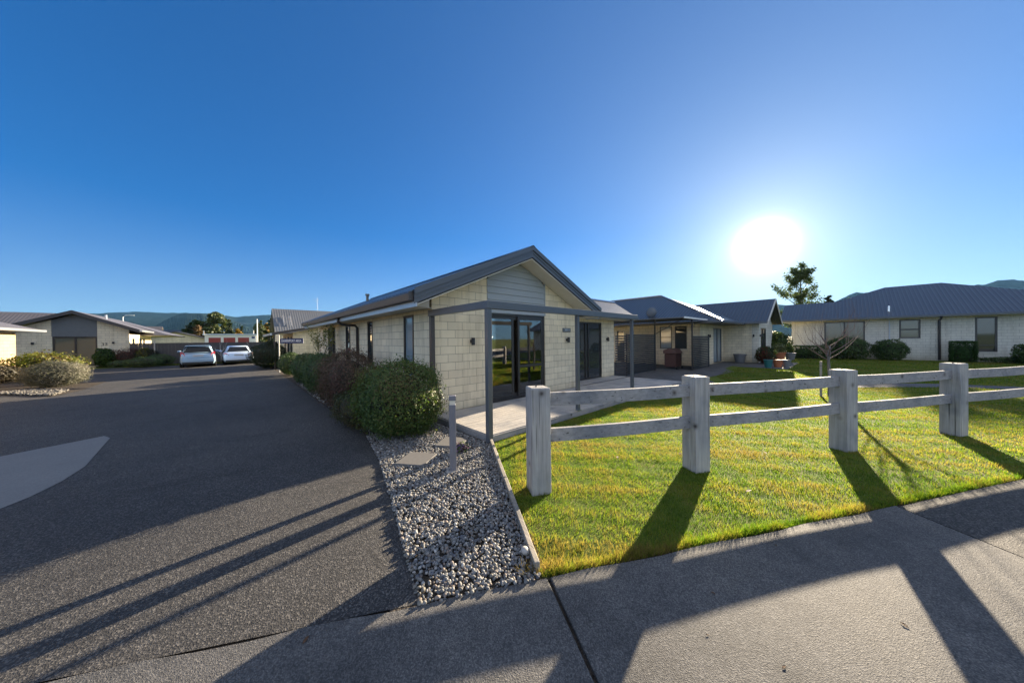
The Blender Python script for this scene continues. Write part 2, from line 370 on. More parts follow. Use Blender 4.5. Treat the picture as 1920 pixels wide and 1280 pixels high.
# lawn as its own slightly uneven sheet
sheet('lawn', [(-.02, -1.97), fp(0.02, .02), fp(26, .02), (45, -8), (45, 6), (8.7, 6), (8.7, -1.97)], 0.0, LAWN)
sheet('driveway', [fp(-40, .0), fp(-.82, .0), (-1.92, -2.78), (-1.62, -1.5), (-1.38, 0), (-1.38, 28.3), (-9, 28.3), (-40, 28.3)], .004, ASPHALT)
sheet('driveway_apron', [(-4.9, 3.27), (-4.78, 3.0), (-4.65, 1.18), (-4.70, .62), (-4.80, .2), (-5.0, -.2), (-9.5, -3.0), (-9.5, .3), (-5.75, 2.75)], .008, SLAB)
# footpath in separate poured bays with open joints
bays = [(-14, -10.03), (-10.0, -6.03), (-6.0, -3.03), (-3.0, .035), (.06, 3.2)]
mb = MB()
for a, b in bays:
    n = 12; e_ = (3.27 if b == 3.2 else b); b = 3.67 if b == 3.2 else b; pts = [fp(a + (b - a) * i / n, -.02 + (.012 * math.sin(i * 1.7 + a) if 0 < i < n else 0)) for i in range(n + 1)] + [fp(e_, -2.6), fp(a, -2.6)]
    mb.prism([(x, y, -.06) for x, y in pts], (0, 0, .078))
struct(obj('footpath', mb, PATH, bevel=.006))
sheet('footpath_bed', [fp(-14, -2.55), fp(14, -2.55), fp(14, .05), fp(-14, .05)], -.012, SOIL)
mb = MB(); pts = [fp(3.285, -2.6), fp(14, -2.6), fp(14, -.03)] + [fp(x, -.03 + .01 * math.sin(x * 3)) for x in (10, 7, 5, 4)] + [fp(3.685, -.04)]
mb.prism([(x, y, -.05) for x, y in pts], (0, 0, .064)); struct(obj('vehicle_crossing', mb, ASPHALT))
sheet('road', [fp(-60, -2.75), fp(60, -2.75), fp(60, -10), fp(-60, -10)], -.02, ASPHALT)
mb = MB()
mb.prism([(x, y, -.05) for x, y in (fp(-60, -2.75), fp(60, -2.75), fp(60, -2.61), fp(-60, -2.61))], (0, 0, .075)); struct(obj('kerb', mb, CONCRETE))
sheet('gravel_bed', [fp(.06, -.03), fp(-1.0, -.03), (-2.1, -2.78), (-1.8, -1.5), (-1.56, 0), (-1.56, 21), (.0, 21), (.0, -1.98)], .002, SOIL)
# garden path round the lawn
def strip(name, line, w, z, mat):
    mb = MB(); L = []; Rr = []
    for i, p in enumerate(line):
        a = Vector(line[max(i - 1, 0)]); b = Vector(line[min(i + 1, len(line) - 1)]); d = (b - a).normalized(); n = Vector((-d.y, d.x))
        L.append((p[0] + n.x * w / 2, p[1] + n.y * w / 2, z)); Rr.append((p[0] - n.x * w / 2, p[1] - n.y * w / 2, z))
    for i in range(len(line) - 1): mb.quad(Rr[i], Rr[i + 1], L[i + 1], L[i])
    return struct(obj(name, mb, mat))
strip('garden_path', [(8.7, -2.3), (9.3, -3.2), (10.2, -4.2), (11.6, -5.4), (13.2, -6.9), (14.3, -8.3), (14.8, -9.6), (15.0, -12), (15, -16)], .9, .008, PATH)
sheet('courtyard_paving', [(8.74, -1.9), (9.6, -2.9), (11.2, -2.0), (14.6, -2.35), (16.2, -1.6), (18.0, -1.5), (21.7, -2.1), (21.7, 8), (8.74, 8)], .006, PATH)
sheet('patio', [(17.6, -3.95), (22.9, -3.95), (23.6, -3.2), (27, -2.2), (21.4, -2.15), (17.9, -1.6)], .010, PATH)
sheet('grass_verge', [(-9, 28.32), (-.5, 28.32), (-.5, 30.2), (-9, 30.2)], .012, LAWN)

# ------------------------------------------------------------------ hills
def hill(name, prof, d0, d1, d2, seed):
    rs = np.random.RandomState(seed); az = np.array([p[0] for p in prof]); hh = np.array([p[1] for p in prof])
    A = np.linspace(az[0], az[-1], 260); H_ = np.interp(A, az, hh); nr = 26; ph = rs.rand(12) * 6.28
    V = []; 
    for j in range(nr):
        t = j / (nr - 1); r = d0 + (d1 - d0) * min(t / .7, 1) + (d2 - d1) * max((t - .7) / .3, 0)
        prof_r = (min(t / .7, 1) ** (1.9 if az[0] > 60 else 1.25)) if t <= .7 else 1 - .5 * ((t - .7) / .3)
        for i, a in enumerate(A):
            ar = math.radians(a)
            rg = sum(math.sin(A[i] * (1.3 + k * 1.7) + ph[k] + t * (k - 2)) / (k + 1.5) for k in range(6)) * (1 - t / .7 if t < .7 else 0)
            z = r * H_[i] * prof_r * (1 + .07 * rg * (4 * min(t, .7) * (1 - min(t, .7) / .7)))
            z += (rs.rand() - .5) * 5 * (1 if t > .1 else 0)
            V.append((-3.08 + r * math.sin(ar), -5.9 + r * math.cos(ar), z - 2 if t == 0 else z))
    n = len(A); F = [(j * n + i, j * n + i + 1, (j + 1) * n + i + 1, (j + 1) * n + i) for j in range(nr - 1) for i in range(n - 1)]
    o = npmesh(name, V, F, None, HILL, smooth=True); return struct(o)
hill('hills', [(-48, .03), (-30, .045), (-22, .047), (-17.06, .0517), (-15.4, .0545), (-13.6, .0604), (-11.4, .062), (-10.15, .0655), (-8.6, .0684), (-6.9, .068), (-4.7, .0704), (-3, .0708),
               (-1.73, .0683), (-.13, .0644), (1.56, .0684), (3.65, .0727), (7.2, .0695), (12.9, .06), (22, .05), (32, .03)], 1500, 3600, 5200, 3)
hill('hills', [(-9.5, .004), (-8.44, .0207), (-7.39, .0379), (-6.52, .0522), (-5.62, .0645), (-4.7, .069), (-3.25, .069), (-1.74, .064), (-.14, .052), (2.1, .034), (5, .01)], 1000, 2300, 2900, 5)
hill('hills', [(70, .02), (76, .04), (80.1, .0426), (82.55, .0862), (83.7, .0818), (85.9, .0695), (88.9, .076), (90.3, .0912), (90.98, .0968), (91.6, .0942), (94, .0952), (96.6, .091), (98.3, .0917),
               (99.78, .0913), (100.36, .0962), (101, .0963), (101.7, .092), (106, .08), (115, .06), (125, .03)], 1500, 3600, 5200, 9)

# ------------------------------------------------------------------ air
hz = MB(); hz.box(-6000, 6000, -6000, 6000, -1.2, 385)
hm = bpy.data.materials.new('air'); hm.use_nodes = True; hm.node_tree.nodes.clear()
ho = hm.node_tree.nodes.new('ShaderNodeOutputMaterial'); hv = hm.node_tree.nodes.new('ShaderNodeVolumePrincipled')
hv.inputs['Color'].default_value = (.22, .54, 1.0, 1); hv.inputs['Density'].default_value = 3.6e-5; hv.inputs['Anisotropy'].default_value = 0.05
hm.node_tree.links.new(hv.outputs[0], ho.inputs['Volume'])
struct(obj('haze', hz, hm), 'stuff')

# ------------------------------------------------------------------ building helpers
def wall(mb, axis, pos, a0, a1, z0, z1, ops=(), t=.12):
    "axis 'u': wall running along x at y=pos..pos+t ; axis 'v': along y at x=pos..pos+t"
    cuts = sorted({a0, a1} | {o[0] for o in ops} | {o[1] for o in ops})
    for p, q in zip(cuts[:-1], cuts[1:]):
        spans = [(z0, z1)]
        for o in ops:
            if o[0] <= p + 1e-6 and o[1] >= q - 1e-6:
                ns = []
                for s0, s1 in spans:
                    if o[2] > s0: ns.append((s0, min(o[2], s1)))
                    if o[3] < s1: ns.append((max(o[3], s0), s1))
                spans = ns
        for s0, s1 in spans:
            if s1 - s0 < 1e-4: continue
            if axis == 'u': mb.box(p, q, pos, pos + t, s0, s1)
            else: mb.box(pos, pos + t, p, q, s0, s1)
def opening(parent, name, axis, pos, a0, a1, z0, z1, glass=None, mull=(), trans=(), fw=.045, depth=.05, sgn=1, sill=False, label=None, fmat=None):
    "framed glazing set back in a wall opening; sgn = direction from outside inwards"
    fmat = fmat or ALUM; glass = glass or DKGLASS
    def bx(mb, p, q, d0, d1, s0, s1):
        if axis == 'u': mb.box(p, q, pos + sgn * d0, pos + sgn * d1, s0, s1)
        else: mb.box(pos + sgn * d0, pos + sgn * d1, p, q, s0, s1)
    fr = MB(); d0, d1 = depth - .04, depth + .03
    bx(fr, a0, a0 + fw, d0, d1, z0, z1); bx(fr, a1 - fw, a1, d0, d1, z0, z1); bx(fr, a0 + fw, a1 - fw, d0, d1, z1 - fw, z1); bx(fr, a0 + fw, a1 - fw, d0, d1, z0, z0 + fw)
    for m in mull: bx(fr, m - fw / 2, m + fw / 2, d0 + .002, d1 - .002, z0 + fw, z1 - fw)
    for m in trans: bx(fr, a0 + fw, a1 - fw, d0 + .003, d1 - .003, m - fw / 2, m + fw / 2)
    f = obj(name, fr, fmat, parent)
    if label: f['label'] = label
    g = MB(); bx(g, a0 + fw * .6, a1 - fw * .6, depth, depth + .012, z0 + fw * .6, z1 - fw * .6); obj('pane', g, glass, f)
    if sill:
        s = MB(); bx(s, a0 - .04, a1 + .04, -.035, .06, z0 - .05, z0 - .002); obj('sill', s, SOFFIT, f)
    return f
def slope_slab(mb, axis, r, zr, e, ze, a0, a1, t=.04):
    "roof slab from ridge line (coordinate r, height zr) to eave (e, ze), extruded a0..a1 along axis (1: along y, 0: along x)"
    if axis == 1: mb.prism([(r, a0, zr), (e, a0, ze), (e, a0, ze - t), (r, a0, zr - t)], (0, a1 - a0, 0))
    else: mb.prism([(a0, r, zr), (a0, e, ze), (a0, e, ze - t), (a0, r, zr - t)], (a1 - a0, 0, 0))
def wall_light(parent, x, y, z, nx, ny):
    m = MB(); tx, ty = -ny, nx
    def b(w, d0, d1, z0, z1):
        xs = [x + nx * d0 + tx * w, x + nx * d1 - tx * w]; ys = [y + ny * d0 + ty * w, y + ny * d1 - ty * w]; m.box(xs[0], xs[1], ys[0], ys[1], z0, z1)
    b(.03, 0, .055, z - .04, z + .04); m.cyl(x + nx * .085, y + ny * .085, z - .085, z + .085, .042, 14)
    return obj('wall_light', m, BLACK, parent, bevel=.004)
def text_(parent, name, s, size, mat, loc, rot, ext=.004, align='CENTER', sx=1.0):
    c = bpy.data.curves.new(name, 'FONT'); c.body = s; c.size = size; c.extrude = ext; c.align_x = align; c.align_y = 'CENTER'; c.resolution_u = 3
    o = bpy.data.objects.new(name, c); COL.objects.link(o); c.materials.append(mat)
    L = root_loc(parent); o.parent = parent; o.location = (loc[0] - L.x, loc[1] - L.y, loc[2] - L.z); o.rotation_euler = rot; o.scale = (sx, 1, 1)
    return o
def text(parent, name, s, size, mat, loc, rot, ext=.004, align='CENTER', sx=1.0):
    o = text_(parent, name, s, size, mat, loc, rot, ext, align, sx)
    bpy.context.view_layer.update(); me = bpy.data.meshes.new_from_object(o.evaluated_get(bpy.context.evaluated_depsgraph_get()))
    q = bpy.data.objects.new(name, me); COL.objects.link(q); q.parent = o.parent; q.location = o.location; q.rotation_euler = o.rotation_euler; q.scale = o.scale
    if not me.materials: me.materials.append(mat)
    bpy.data.objects.remove(o); q.name = name; return q

# ------------------------------------------------------------------ main house
RU, RZ, SL = 2.57, 4.05, .44          # ridge position, height, slope
def zr(u): return RZ - SL * abs(u - RU)
H1 = thing('block_house', 'nearest cream block house with weatherboard gable, two-leaf glass sliding door and dark metal roof', 'house', (2.57, 6, 0))
w = MB()
wall(w, 'u', 0, 0, 5.14, 0, 2.4, [(1.56, 3.60, .0, 2.4)])
wall(w, 'v', 0, .12, 11.9, 0, 2.44, [(.894, 1.443, .30, 2.30), (3.784, 4.24, .12, 2.30), (6.24, 6.82, .95, 2.27), (8.49, 9.79, .12, 2.30)])
wall(w, 'u', 11.9, 0, 5.14, 0, 2.44); wall(w, 'v', 5.02, .12, 11.9, 0, 2.44)
soff = lambda u: 3.74 - SL * abs(u - RU)
w.prism([(0, 0, 2.4), (1.48, 0, 2.4), (1.48, 0, soff(1.48)), (0, 0, soff(0))], (0, .12, 0))
w.prism([(3.56, 0, 2.4), (5.14, 0, 2.4), (5.14, 0, soff(5.14)), (3.56, 0, soff(3.56))], (0, .12, 0))
w.prism([(0, 11.9, 2.44), (5.14, 11.9, 2.44), (5.14, 11.9, soff(5.14)), (2.57, 11.9, 3.74), (0, 11.9, soff(0))], (0, .12, 0))
w.box(.35, 1.555, .125, .22, 0, 2.38) if False else None
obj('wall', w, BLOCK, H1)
sb = MB(); z = 2.36; k = 0
while z < 3.72:
    z1 = min(z + .165, 3.735); zm = z1 - .003
    def half(zz): return max(0.0, (3.735 - zz) / SL)
    l0, r0 = max(1.48, RU - half(z)), min(3.56, RU + half(z)); l1, r1 = max(1.48, RU - half(zm)), min(3.56, RU + half(zm))
    sb.add([(l0, -.028, z), (r0, -.028, z), (r1, -.010, zm), (l1, -.010, zm), (l0, .05, z), (r0, .05, z), (r1, .05, zm), (l1, .05, zm)],
           [(0, 1, 2, 3), (4, 7, 6, 5), (0, 4, 5, 1), (3, 2, 6, 7), (0, 3, 7, 4), (1, 5, 6, 2)]); z = z1
obj('weatherboards', sb, SIDING, H1)
tr = MB(); tr.box(3.56, 3.60, -.035, .03, 2.36, soff(3.6) - .005); obj('corner_trim', tr, SIDING, H1)
r = MB()
slope_slab(r, 1, RU, RZ, -.66, zr(-.66), -.5, 12.1, .035); slope_slab(r, 1, RU, RZ, 5.80, zr(5.8), -.5, 12.1, .035)
rf = obj('roof', r, ROOFV, H1)
c = MB(); c.prism([(RU - .16, -.56, RZ - .045), (RU, -.56, RZ + .045), (RU + .16, -.56, RZ - .045), (RU, -.56, RZ + .01)], (0, 12.66, 0)); obj('ridge_cap', c, PAINT, rf)
c = MB(); c.box(RU - 1.2, RU - .75, 2.6, 3.0, zr(RU - .98) + .0, zr(RU - .98) + .10); 
c = MB(); c.cyl(.9, 7.2, zr(.9) - .02, zr(.9) + .22, .05, 10); c.cyl(.9, 7.2, zr(.9) + .22, zr(.9) + .29, .08, 10); obj('vent_pipe', c, GREYPOT, rf)
for s in (-1, 1):
    e = -.62 if s < 0 else 5.76
    b = MB(); b.prism([(RU, -.53, RZ - .01), (e, -.53, zr(e) - .01), (e, -.53, zr(e) - .26), (RU, -.53, RZ - .26)], (0, .03, 0))
    b.prism([(RU, -.56, RZ + .03), (e, -.56, zr(e) + .03), (e, -.56, zr(e) - .085), (RU, -.56, RZ - .085)], (0, .03, 0))
    b.prism([(RU, -.545, RZ - .15), (e, -.545, zr(e) - .15), (e, -.545, zr(e) - .17), (RU, -.545, RZ - .17)], (0, .015, 0))
    obj('barge_board', b, PAINT, H1)
s_ = MB()
for e in (-.55, 5.69): s_.prism([(RU, -.5, 3.765), (e, -.5, 3.765 - SL * abs(e - RU)), (e, -.5, 3.745 - SL * abs(e - RU)), (RU, -.5, 3.745)], (0, .5, 0))
s_.box(-.54, .0, .0, 11.9, 2.375, 2.39); s_.box(5.14, 5.69, 0, 11.9, 2.375, 2.39)
s_.prism([(-.53, -.012, 2.39), (-.06, -.012, 2.39), (-.06, -.012, 2.56), (-.53, -.012, 2.37)], (0, .01, 0))
obj('soffit', s_, SOFFIT, H1)
f_ = MB(); f_.box(-.58, -.55, -.49, 12, 2.335, 2.47); f_.box(5.69, 5.72, -.49, .0, 2.335, 2.47); obj('fascia', f_, FASCIA, H1)
g_ = MB(); g_.prism([(-.58, -.485, 2.44), (-.70, -.485, 2.45), (-.72, -.485, 2.575), (-.70, -.485, 2.60), (-.60, -.485, 2.60), (-.58, -.485, 2.58)], (0, 12.5, 0)); obj('gutter', g_, TRIMBR, H1)
d_ = MB(); d_.tube([(-.62, 5.2, 2.46), (-.62, 5.2, 2.33), (-.5, 5.2, 2.24), (-.12, 5.2, 2.22), (-.05, 5.2, 2.14), (-.05, 5.2, .05)], .042, 10); obj('downpipe', d_, TRIMBR, H1, smooth=True)
for a0, a1, z0, z1, g, trs in ((.894, 1.443, .30, 2.30, BLUEGLASS, (.95,)), (3.784, 4.24, .12, 2.30, DKGLASS, ()), (6.24, 6.82, .95, 2.27, DKGLASS, ()), (8.49, 9.79, .12, 2.30, DKGLASS, ())):
    opening(H1, 'window', 'v', 0, a0, a1, z0, z1, g, mull=((8.95,) if a0 > 8 else ()), trans=trs, depth=.022)
# front sliding door, two glazed leaves
dr = MB(); 
for p, q, y0, y1, z0, z1 in ((1.56, 1.61, .02, .11, .13, 2.36), (3.545, 3.60, .02, .11, .13, 2.36), (1.61, 3.545, .02, .11, 2.31, 2.36), (1.61, 3.545, .02, .11, .12, .165)): dr.box(p, q, y0, y1, z0, z1)
D1 = obj('sliding_door', dr, ALUM, H1)
dl = MB()
for p, q, y0, y1, z0, z1 in ((2.54, 2.61, .03, .06, .17, 2.305), (3.475, 3.543, .03, .06, .17, 2.305), (2.61, 3.475, .03, .06, 2.22, 2.305), (2.61, 3.475, .03, .06, .17, .26), (2.61, 3.475, .032, .058, .93, 1.0),
                             (2.36, 2.43, .075, .105, .17, 2.305), (3.40, 3.47, .075, .105, .17, 2.305), (2.43, 3.40, .075, .105, 2.22, 2.305), (2.43, 3.40, .075, .105, .17, .26)): dl.box(p, q, y0, y1, z0, z1)
for p, q, z0, z1 in ((1.615, 1.68, .17, 2.305), (1.68, 2.36, 2.23, 2.305), (1.68, 2.36, .17, .24)): dl.box(p, q, .075, .105, z0, z1)
obj('door_leaf', dl, ALUM, D1)
gl = MB(); gl.box(2.60, 3.48, .042, .048, .25, 2.23); obj('pane', gl, GLASS, D1); gl = MB(); gl.box(1.67, 2.37, .087, .093, .23, 2.24); obj('pane', gl, GLASS, D1)
# room behind it
i_ = MB(); i_.box(.12, 5.02, .12, 4.6, 2.37, 2.40); i_.box(.122, .16, .122, 4.6, .13, 2.37); i_.box(4.98, 5.018, .122, 4.6, .13, 2.37); i_.box(.16, 4.98, 4.5, 4.6, .13, 2.37)
i_.box(.16, 1.56, .122, .135, .13, 2.37); i_.box(3.60, 4.98, .122, .135, .13, 2.37)
obj('room_lining', i_, simple('plaster', (.34, .33, .31), .8), H1)
i_ = MB(); i_.box(.12, 5.02, .12, 4.6, 0, .128); obj('room_floor', i_, simple('floor_carpet', (.22, .18, .15), .9), H1)
i_ = MB(); i_.box(4.72, 4.98, 2.75, 4.1, .13, 2.37); obj('chimney_breast', i_, simple('chimney_grey', (.21, .20, .19), .7), H1)
i_ = MB(); i_.box(4.70, 4.718, 3.1, 3.75, .56, 1.1); i_.box(4.66, 4.70, 2.7, 4.1, 1.25, 1.30); obj('fireplace', i_, BLACK, H1)
i_ = MB(); 
for k in range(9): i_.cyl(3.05 + k * .045, .24 + .02 * (k % 2), .15, 2.3, .024, 8)
obj('curtain', i_, simple('pale_curtain', (.45, .52, .5), .9), H1)
for x, y, z in ((3.08, 1.56, 2.366), (3.63, 2.5, 1.78), (4.0, 2.5, 1.78)):
    i_ = MB(); 
    if z > 2: i_.cyl(x, y, z - .006, z, .05, 16)
    else: i_.sphere((x, y, z), .032, 12, 8)
    li = obj('ceiling_light', i_, LAMPLIT, H1)
    if z < 2:
        i_ = MB(); i_.cyl(x, y, z + .05, 2.37, .006, 6); obj('flex', i_, BLACK, li)
wall_light(H1, 1.00, 0, 1.66, 0, -1); wall_light(H1, 4.62, 0, 1.66, 0, -1); wall_light(H1, 8.20, .7, 1.66, 0, -1)
i_ = MB(); i_.box(4.42, 4.82, -.018, -.001, 1.90, 2.03); pl_ = obj('number_plate', i_, simple('plate_grey', (.12, .13, .13), .4), H1, bevel=.003)
text(pl_, 'lettering', '3411', .115, simple('plate_letter', (.55, .6, .62), .35, .3), (4.63, -.021, 1.965), (math.pi / 2, 0, 0), .003, sx=1.15)
# link wing
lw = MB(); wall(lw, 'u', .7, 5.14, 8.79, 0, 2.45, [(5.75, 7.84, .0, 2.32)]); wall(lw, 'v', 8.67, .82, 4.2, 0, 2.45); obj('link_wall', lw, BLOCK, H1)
opening(H1, 'sliding_door', 'u', .7, 5.75, 7.84, .13, 2.32, DKGLASS, mull=(6.75, 6.95), fw=.06, depth=.06)
lr = MB(); lr.add([(5.0, .1, 2.60), (9.55, .1, 2.60), (11.6, 2.2, 3.52), (3.6, 2.2, 3.52), (9.55, 4.3, 2.60), (5.0, 4.3, 2.60), (5.0, .1, 2.50), (9.55, .1, 2.50), (11.6, 2.2, 2.50), (9.55, 4.3, 2.50), (5.0, 4.3, 2.50)],
                  [(0, 1, 2, 3), (3, 2, 4, 5), (0, 6, 7, 1), (1, 7, 8, 2), (2, 8, 9, 4), (4, 9, 10, 5), (6, 10, 9, 8, 7)])
lo = obj('link_roof', lr, ROOFU, H1)
c = MB(); c.tube([(6.75, .08, 2.63), (8.9, 2.2, 3.56)], .03, 6); c.tube([(8.9, 2.2, 3.55), (11.6, 2.2, 3.55)], .05, 6); obj('ridge_flashing', c, BRIGHT, lo)
g_ = MB(); g_.box(5.74, 9.56, -.03, .1, 2.475, 2.59); obj('link_gutter', g_, PAINT, H1)
s_ = MB(); s_.box(5.75, 9.5, .1, .7, 2.43, 2.45); obj('link_soffit', s_, SOFFIT, H1)
c = MB(); c.tube([(9.0, .03, 2.48), (9.0, .1, 2.38), (8.9, .62, 2.34)], .035, 8); obj('rain_spout', c, PAINT, H1)

# ------------------------------------------------------------------ deck and pergola
DK = thing('deck', 'low weathered timber deck along the front of the nearest house', 'deck', (4, -1, 0))
b = MB(); v = -1.955; bw = .138
while v < .69:
    v1 = v + bw
    u0 = 0.0 if v1 <= 0.01 else 5.15
    if not (v < 0 < v1 - .01): 
        cut = 3.6 + (1.2 if int(v * 50) % 2 else 0)
        for p, q in ((u0, cut), (cut + .004, 8.7)):
            if q - p > .1 and p >= u0: b.box(p, q, v, v1 - .006, .096, .12 + rnd.uniform(-.0015, .0015))
            elif u0 > cut: b.box(u0, 8.7, v, v1 - .006, .096, .12); break
    v = v1
obj('boards', b, DECKW, DK, bevel=.003)
b = MB(); b.box(-.03, 8.7, -1.985, -1.958, -.02, .10); b.box(-.03, -.002, -1.957, -.01, -.02, .10); b.box(8.702, 8.73, -1.957, .66, -.02, .10); obj('edge_board', b, RAILW, DK)
b = MB(); b.box(.05, 8.65, -1.9, -.05, .0, .09); b.box(5.2, 8.65, -.05, .65, 0, .09); obj('joists', b, BLACK, DK)
PG = thing('pergola', 'dark steel pergola frame with slim posts standing on the deck', 'pergola', (2.5, -1, .1))
for u, v_, s, z0 in ((-.040, -1.995, .088, 0), (2.46, -1.95, .075, .12), (4.99, -1.95, .075, .12), (-.03, -.06, .09, .0)):
    b = MB(); b.box(u - s / 2, u + s / 2, v_ - s / 2, v_ + s / 2, z0, 2.20); p_ = obj('post', b, PAINT if v_ < -1 else TRIMBR, PG, bevel=.004)
    if z0: 
        b = MB(); b.box(u - .07, u + .07, v_ - .05, v_ + .07, z0 + .001, z0 + .012); obj('base_plate', b, BRIGHT, p_)
b = MB(); b.box(-.10, 5.15, -2.05, -1.94, 2.20, 2.325); obj('beam', b, PAINT, PG, bevel=.004)
b = MB(); b.box(-.10, .0, -1.938, -.02, 2.20, 2.325); obj('beam', b, PAINT, PG, bevel=.004)

# ------------------------------------------------------------------ courtyard: screens, barbecue
def slats(mb, u0, u1, v, z0, z1, h=.075, gap=.02):
    z = z0
    while z + h <= z1: mb.box(u0, u1, v, v + .02, z, z + h); z += h + gap
S1 = thing('slat_screen', 'long dark horizontal slat screen with a gate beside the deck end', 'screen', (11, .7, 0))
b = MB(); slats(b, 9.95, 12.92, .66, .06, 1.85); obj('slat_panel', b, BLACK, S1)
b = MB(); slats(b, 8.86, 9.88, .66, .06, 1.85, .06, .045); gt = obj('gate', b, simple('gate_brown', (.05, .04, .036), .6), S1)
b = MB(); b.box(9.75, 9.80, .63, .66, .95, 1.1); obj('handle', b, BRIGHT, gt)
for u in (9.915, 12.95):
    b = MB(); b.box(u - .03, u + .03, .68, .74, 0, 1.87 if u < 12 else 2.62); obj('post', b, ALUM, S1)
S2 = thing('slat_screen', 'short dark slat screen in front of the courtyard barbecue', 'screen', (15.5, -.7, 0))
b = MB(); slats(b, 14.15, 16.85, -.72, .06, 1.83); obj('slat_panel', b, BLACK, S2)
for u in (14.11, 16.88):
    b = MB(); b.box(u - .03, u + .03, -.70, -.64, 0, 1.85 if u > 15 else 2.62); obj('post', b, ALUM, S2)
BQ = thing('barbecue', 'brown covered barbecue trolley under the courtyard porch roof', 'barbecue', (14.5, .35, 0))
b = MB(); b.box(14.0, 14.95, .1, .65, .12, .82); obj('cabinet', b, simple('bbq_brown', (.07, .03, .024), .6), BQ, bevel=.02)
b = MB(); b.prism([(13.95, .05, .83), (13.95, .7, .83), (13.95, .7, 1.0), (13.95, .45, 1.1), (13.95, .2, 1.06)], (1.05, 0, 0)); obj('lid', b, simple('bbq_lid', (.12, .06, .05), .5), BQ, bevel=.02)
for u in (14.1, 14.85):
    b = MB(); b.tube([(u, .08, .07), (u, .02, .07)], .07, 12); obj('wheel', b, BLACK, BQ)

# ------------------------------------------------------------------ courtyard house (hip roof + right gable wing)
H2 = thing('block_house', 'middle block house with hip roof round the shaded courtyard and a gabled wing', 'house', (20, 3, 0))
w = MB()
wall(w, 'v', 16.7, -.3, 12, 0, 2.55, [(1.233, 1.951, 1.0, 2.37), (.40, 1.071, 1.0, 2.37), (4.30, 4.85, .03, 2.2)])
wall(w, 'u', -.3, 16.82, 21.7, 0, 2.55, [(19.3, 21.2, .03, 2.25)])
wall(w, 'v', 21.7, -1.85, -.18, 0, 2.6); wall(w, 'v', 27.0, -2.2, 10, 0, 2.6); wall(w, 'u', 12, 16.7, 27, 0, 2.55)
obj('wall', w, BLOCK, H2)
w = MB(); wall(w, 'u', -2.2, 21.72, 27.0, 0, 2.6, [(22.4, 24.4, .03, 2.25)])
w.prism([(21.72, -2.2, 2.6), (27.0, -2.2, 2.6), (24.3, -2.2, 4.0)], (0, .12, 0)); w.box(21.68, 21.84, -2.08, -1.85, 0, 2.6)
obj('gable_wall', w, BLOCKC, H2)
opening(H2, 'window', 'v', 16.7, 1.233, 1.951, 1.0, 2.37, BLUEGLASS, trans=(1.7,), sill=True); opening(H2, 'window', 'v', 16.7, .40, 1.071, 1.0, 2.37, DKGLASS, sill=True)
opening(H2, 'door', 'v', 16.7, 4.30, 4.85, .03, 2.2, DKGLASS, trans=(1.0,)); opening(H2, 'sliding_door', 'u', -.3, 19.3, 21.2, .03, 2.25, BLUEGLASS, mull=(20.25,))
opening(H2, 'sliding_door', 'u', -2.2, 22.4, 24.4, .03, 2.25, DKGLASS, mull=(23.4,), fw=.07)
r = MB(); e0, e1 = 15.9, 25.9
r.add([(e0, -1.5, 2.56), (e1, -1.5, 2.56), (e1, 13, 2.56), (e0, 13, 2.56), (20.9, 3.5, 4.85), (20.9, 13, 4.85), (e0, -1.5, 2.47), (e1, -1.5, 2.47), (e1, 13, 2.47), (e0, 13, 2.47)],
      [(0, 1, 4), (1, 2, 5, 4), (3, 0, 4, 5), (2, 3, 5), (0, 6, 7, 1), (1, 7, 8, 2), (2, 8, 9, 3), (3, 9, 6, 0), (6, 9, 8, 7)])
h2r = obj('roof', r, ROOFV, H2)
c = MB(); c.tube([(e0, -1.5, 2.60), (20.9, 3.5, 4.88)], .035, 6); c.tube([(20.9, 3.5, 4.88), (20.9, 13, 4.88)], .055, 6); obj('hip_cap', c, simple('pale_cap', (.42, .43, .44), .35, .4), h2r)
r = MB(); slope_slab(r, 1, 24.3, 4.27, 21.1, 2.62, -2.72, 6, .05); slope_slab(r, 1, 24.3, 4.27, 27.5, 2.62, -2.72, 6, .05); obj('wing_roof', r, ROOFV, H2)
b = MB()
for e in (21.08, 27.52): b.prism([(24.3, -2.76, 4.30), (e, -2.76, 2.64), (e, -2.76, 2.44), (24.3, -2.76, 4.10)], (0, .035, 0))
obj('barge_board', b, SOFFIT, H2)
b = MB(); b.box(20.98, 21.10, -2.7, -.2, 2.50, 2.62); b.box(e0 - .12, e0, -1.5, 12, 2.47, 2.58); b.box(e0, 20.9, -1.62, -1.5, 2.47, 2.58); obj('gutter', b, PAINT, H2)
b = MB(); b.box(12.7, 15.75, -.78, 4.5, 2.63, 2.67); pr = obj('porch_roof', b, GREYPOT, H2)
b = MB(); b.box(12.6, 16.3, -.84, -.785, 2.60, 2.68); obj('porch_edge', b, WHITE, pr)
b = MB(); b.tube([(12.95, .65, 1.9), (12.95, -.6, 2.6)], .02, 6); obj('brace', b, ALUM, pr)
wall_light(H2, 21.7, -1.95, 1.75, -1, 0); wall_light(H2, 21.98, -2.2, 1.75, 0, -1); wall_light(H2, 18.3, -.3, 1.75, 0, -1)
dsh = MB(); dsh.sphere((17.0, 2.6, 3.35), (.12, .34, .34), 16, 10); dsh.tube([(17.1, 2.6, 3.0), (17.1, 2.6, 3.3)], .02, 6); obj('satellite_dish', dsh, simple('dish_grey', (.10, .115, .13), .5), H2, smooth=True)

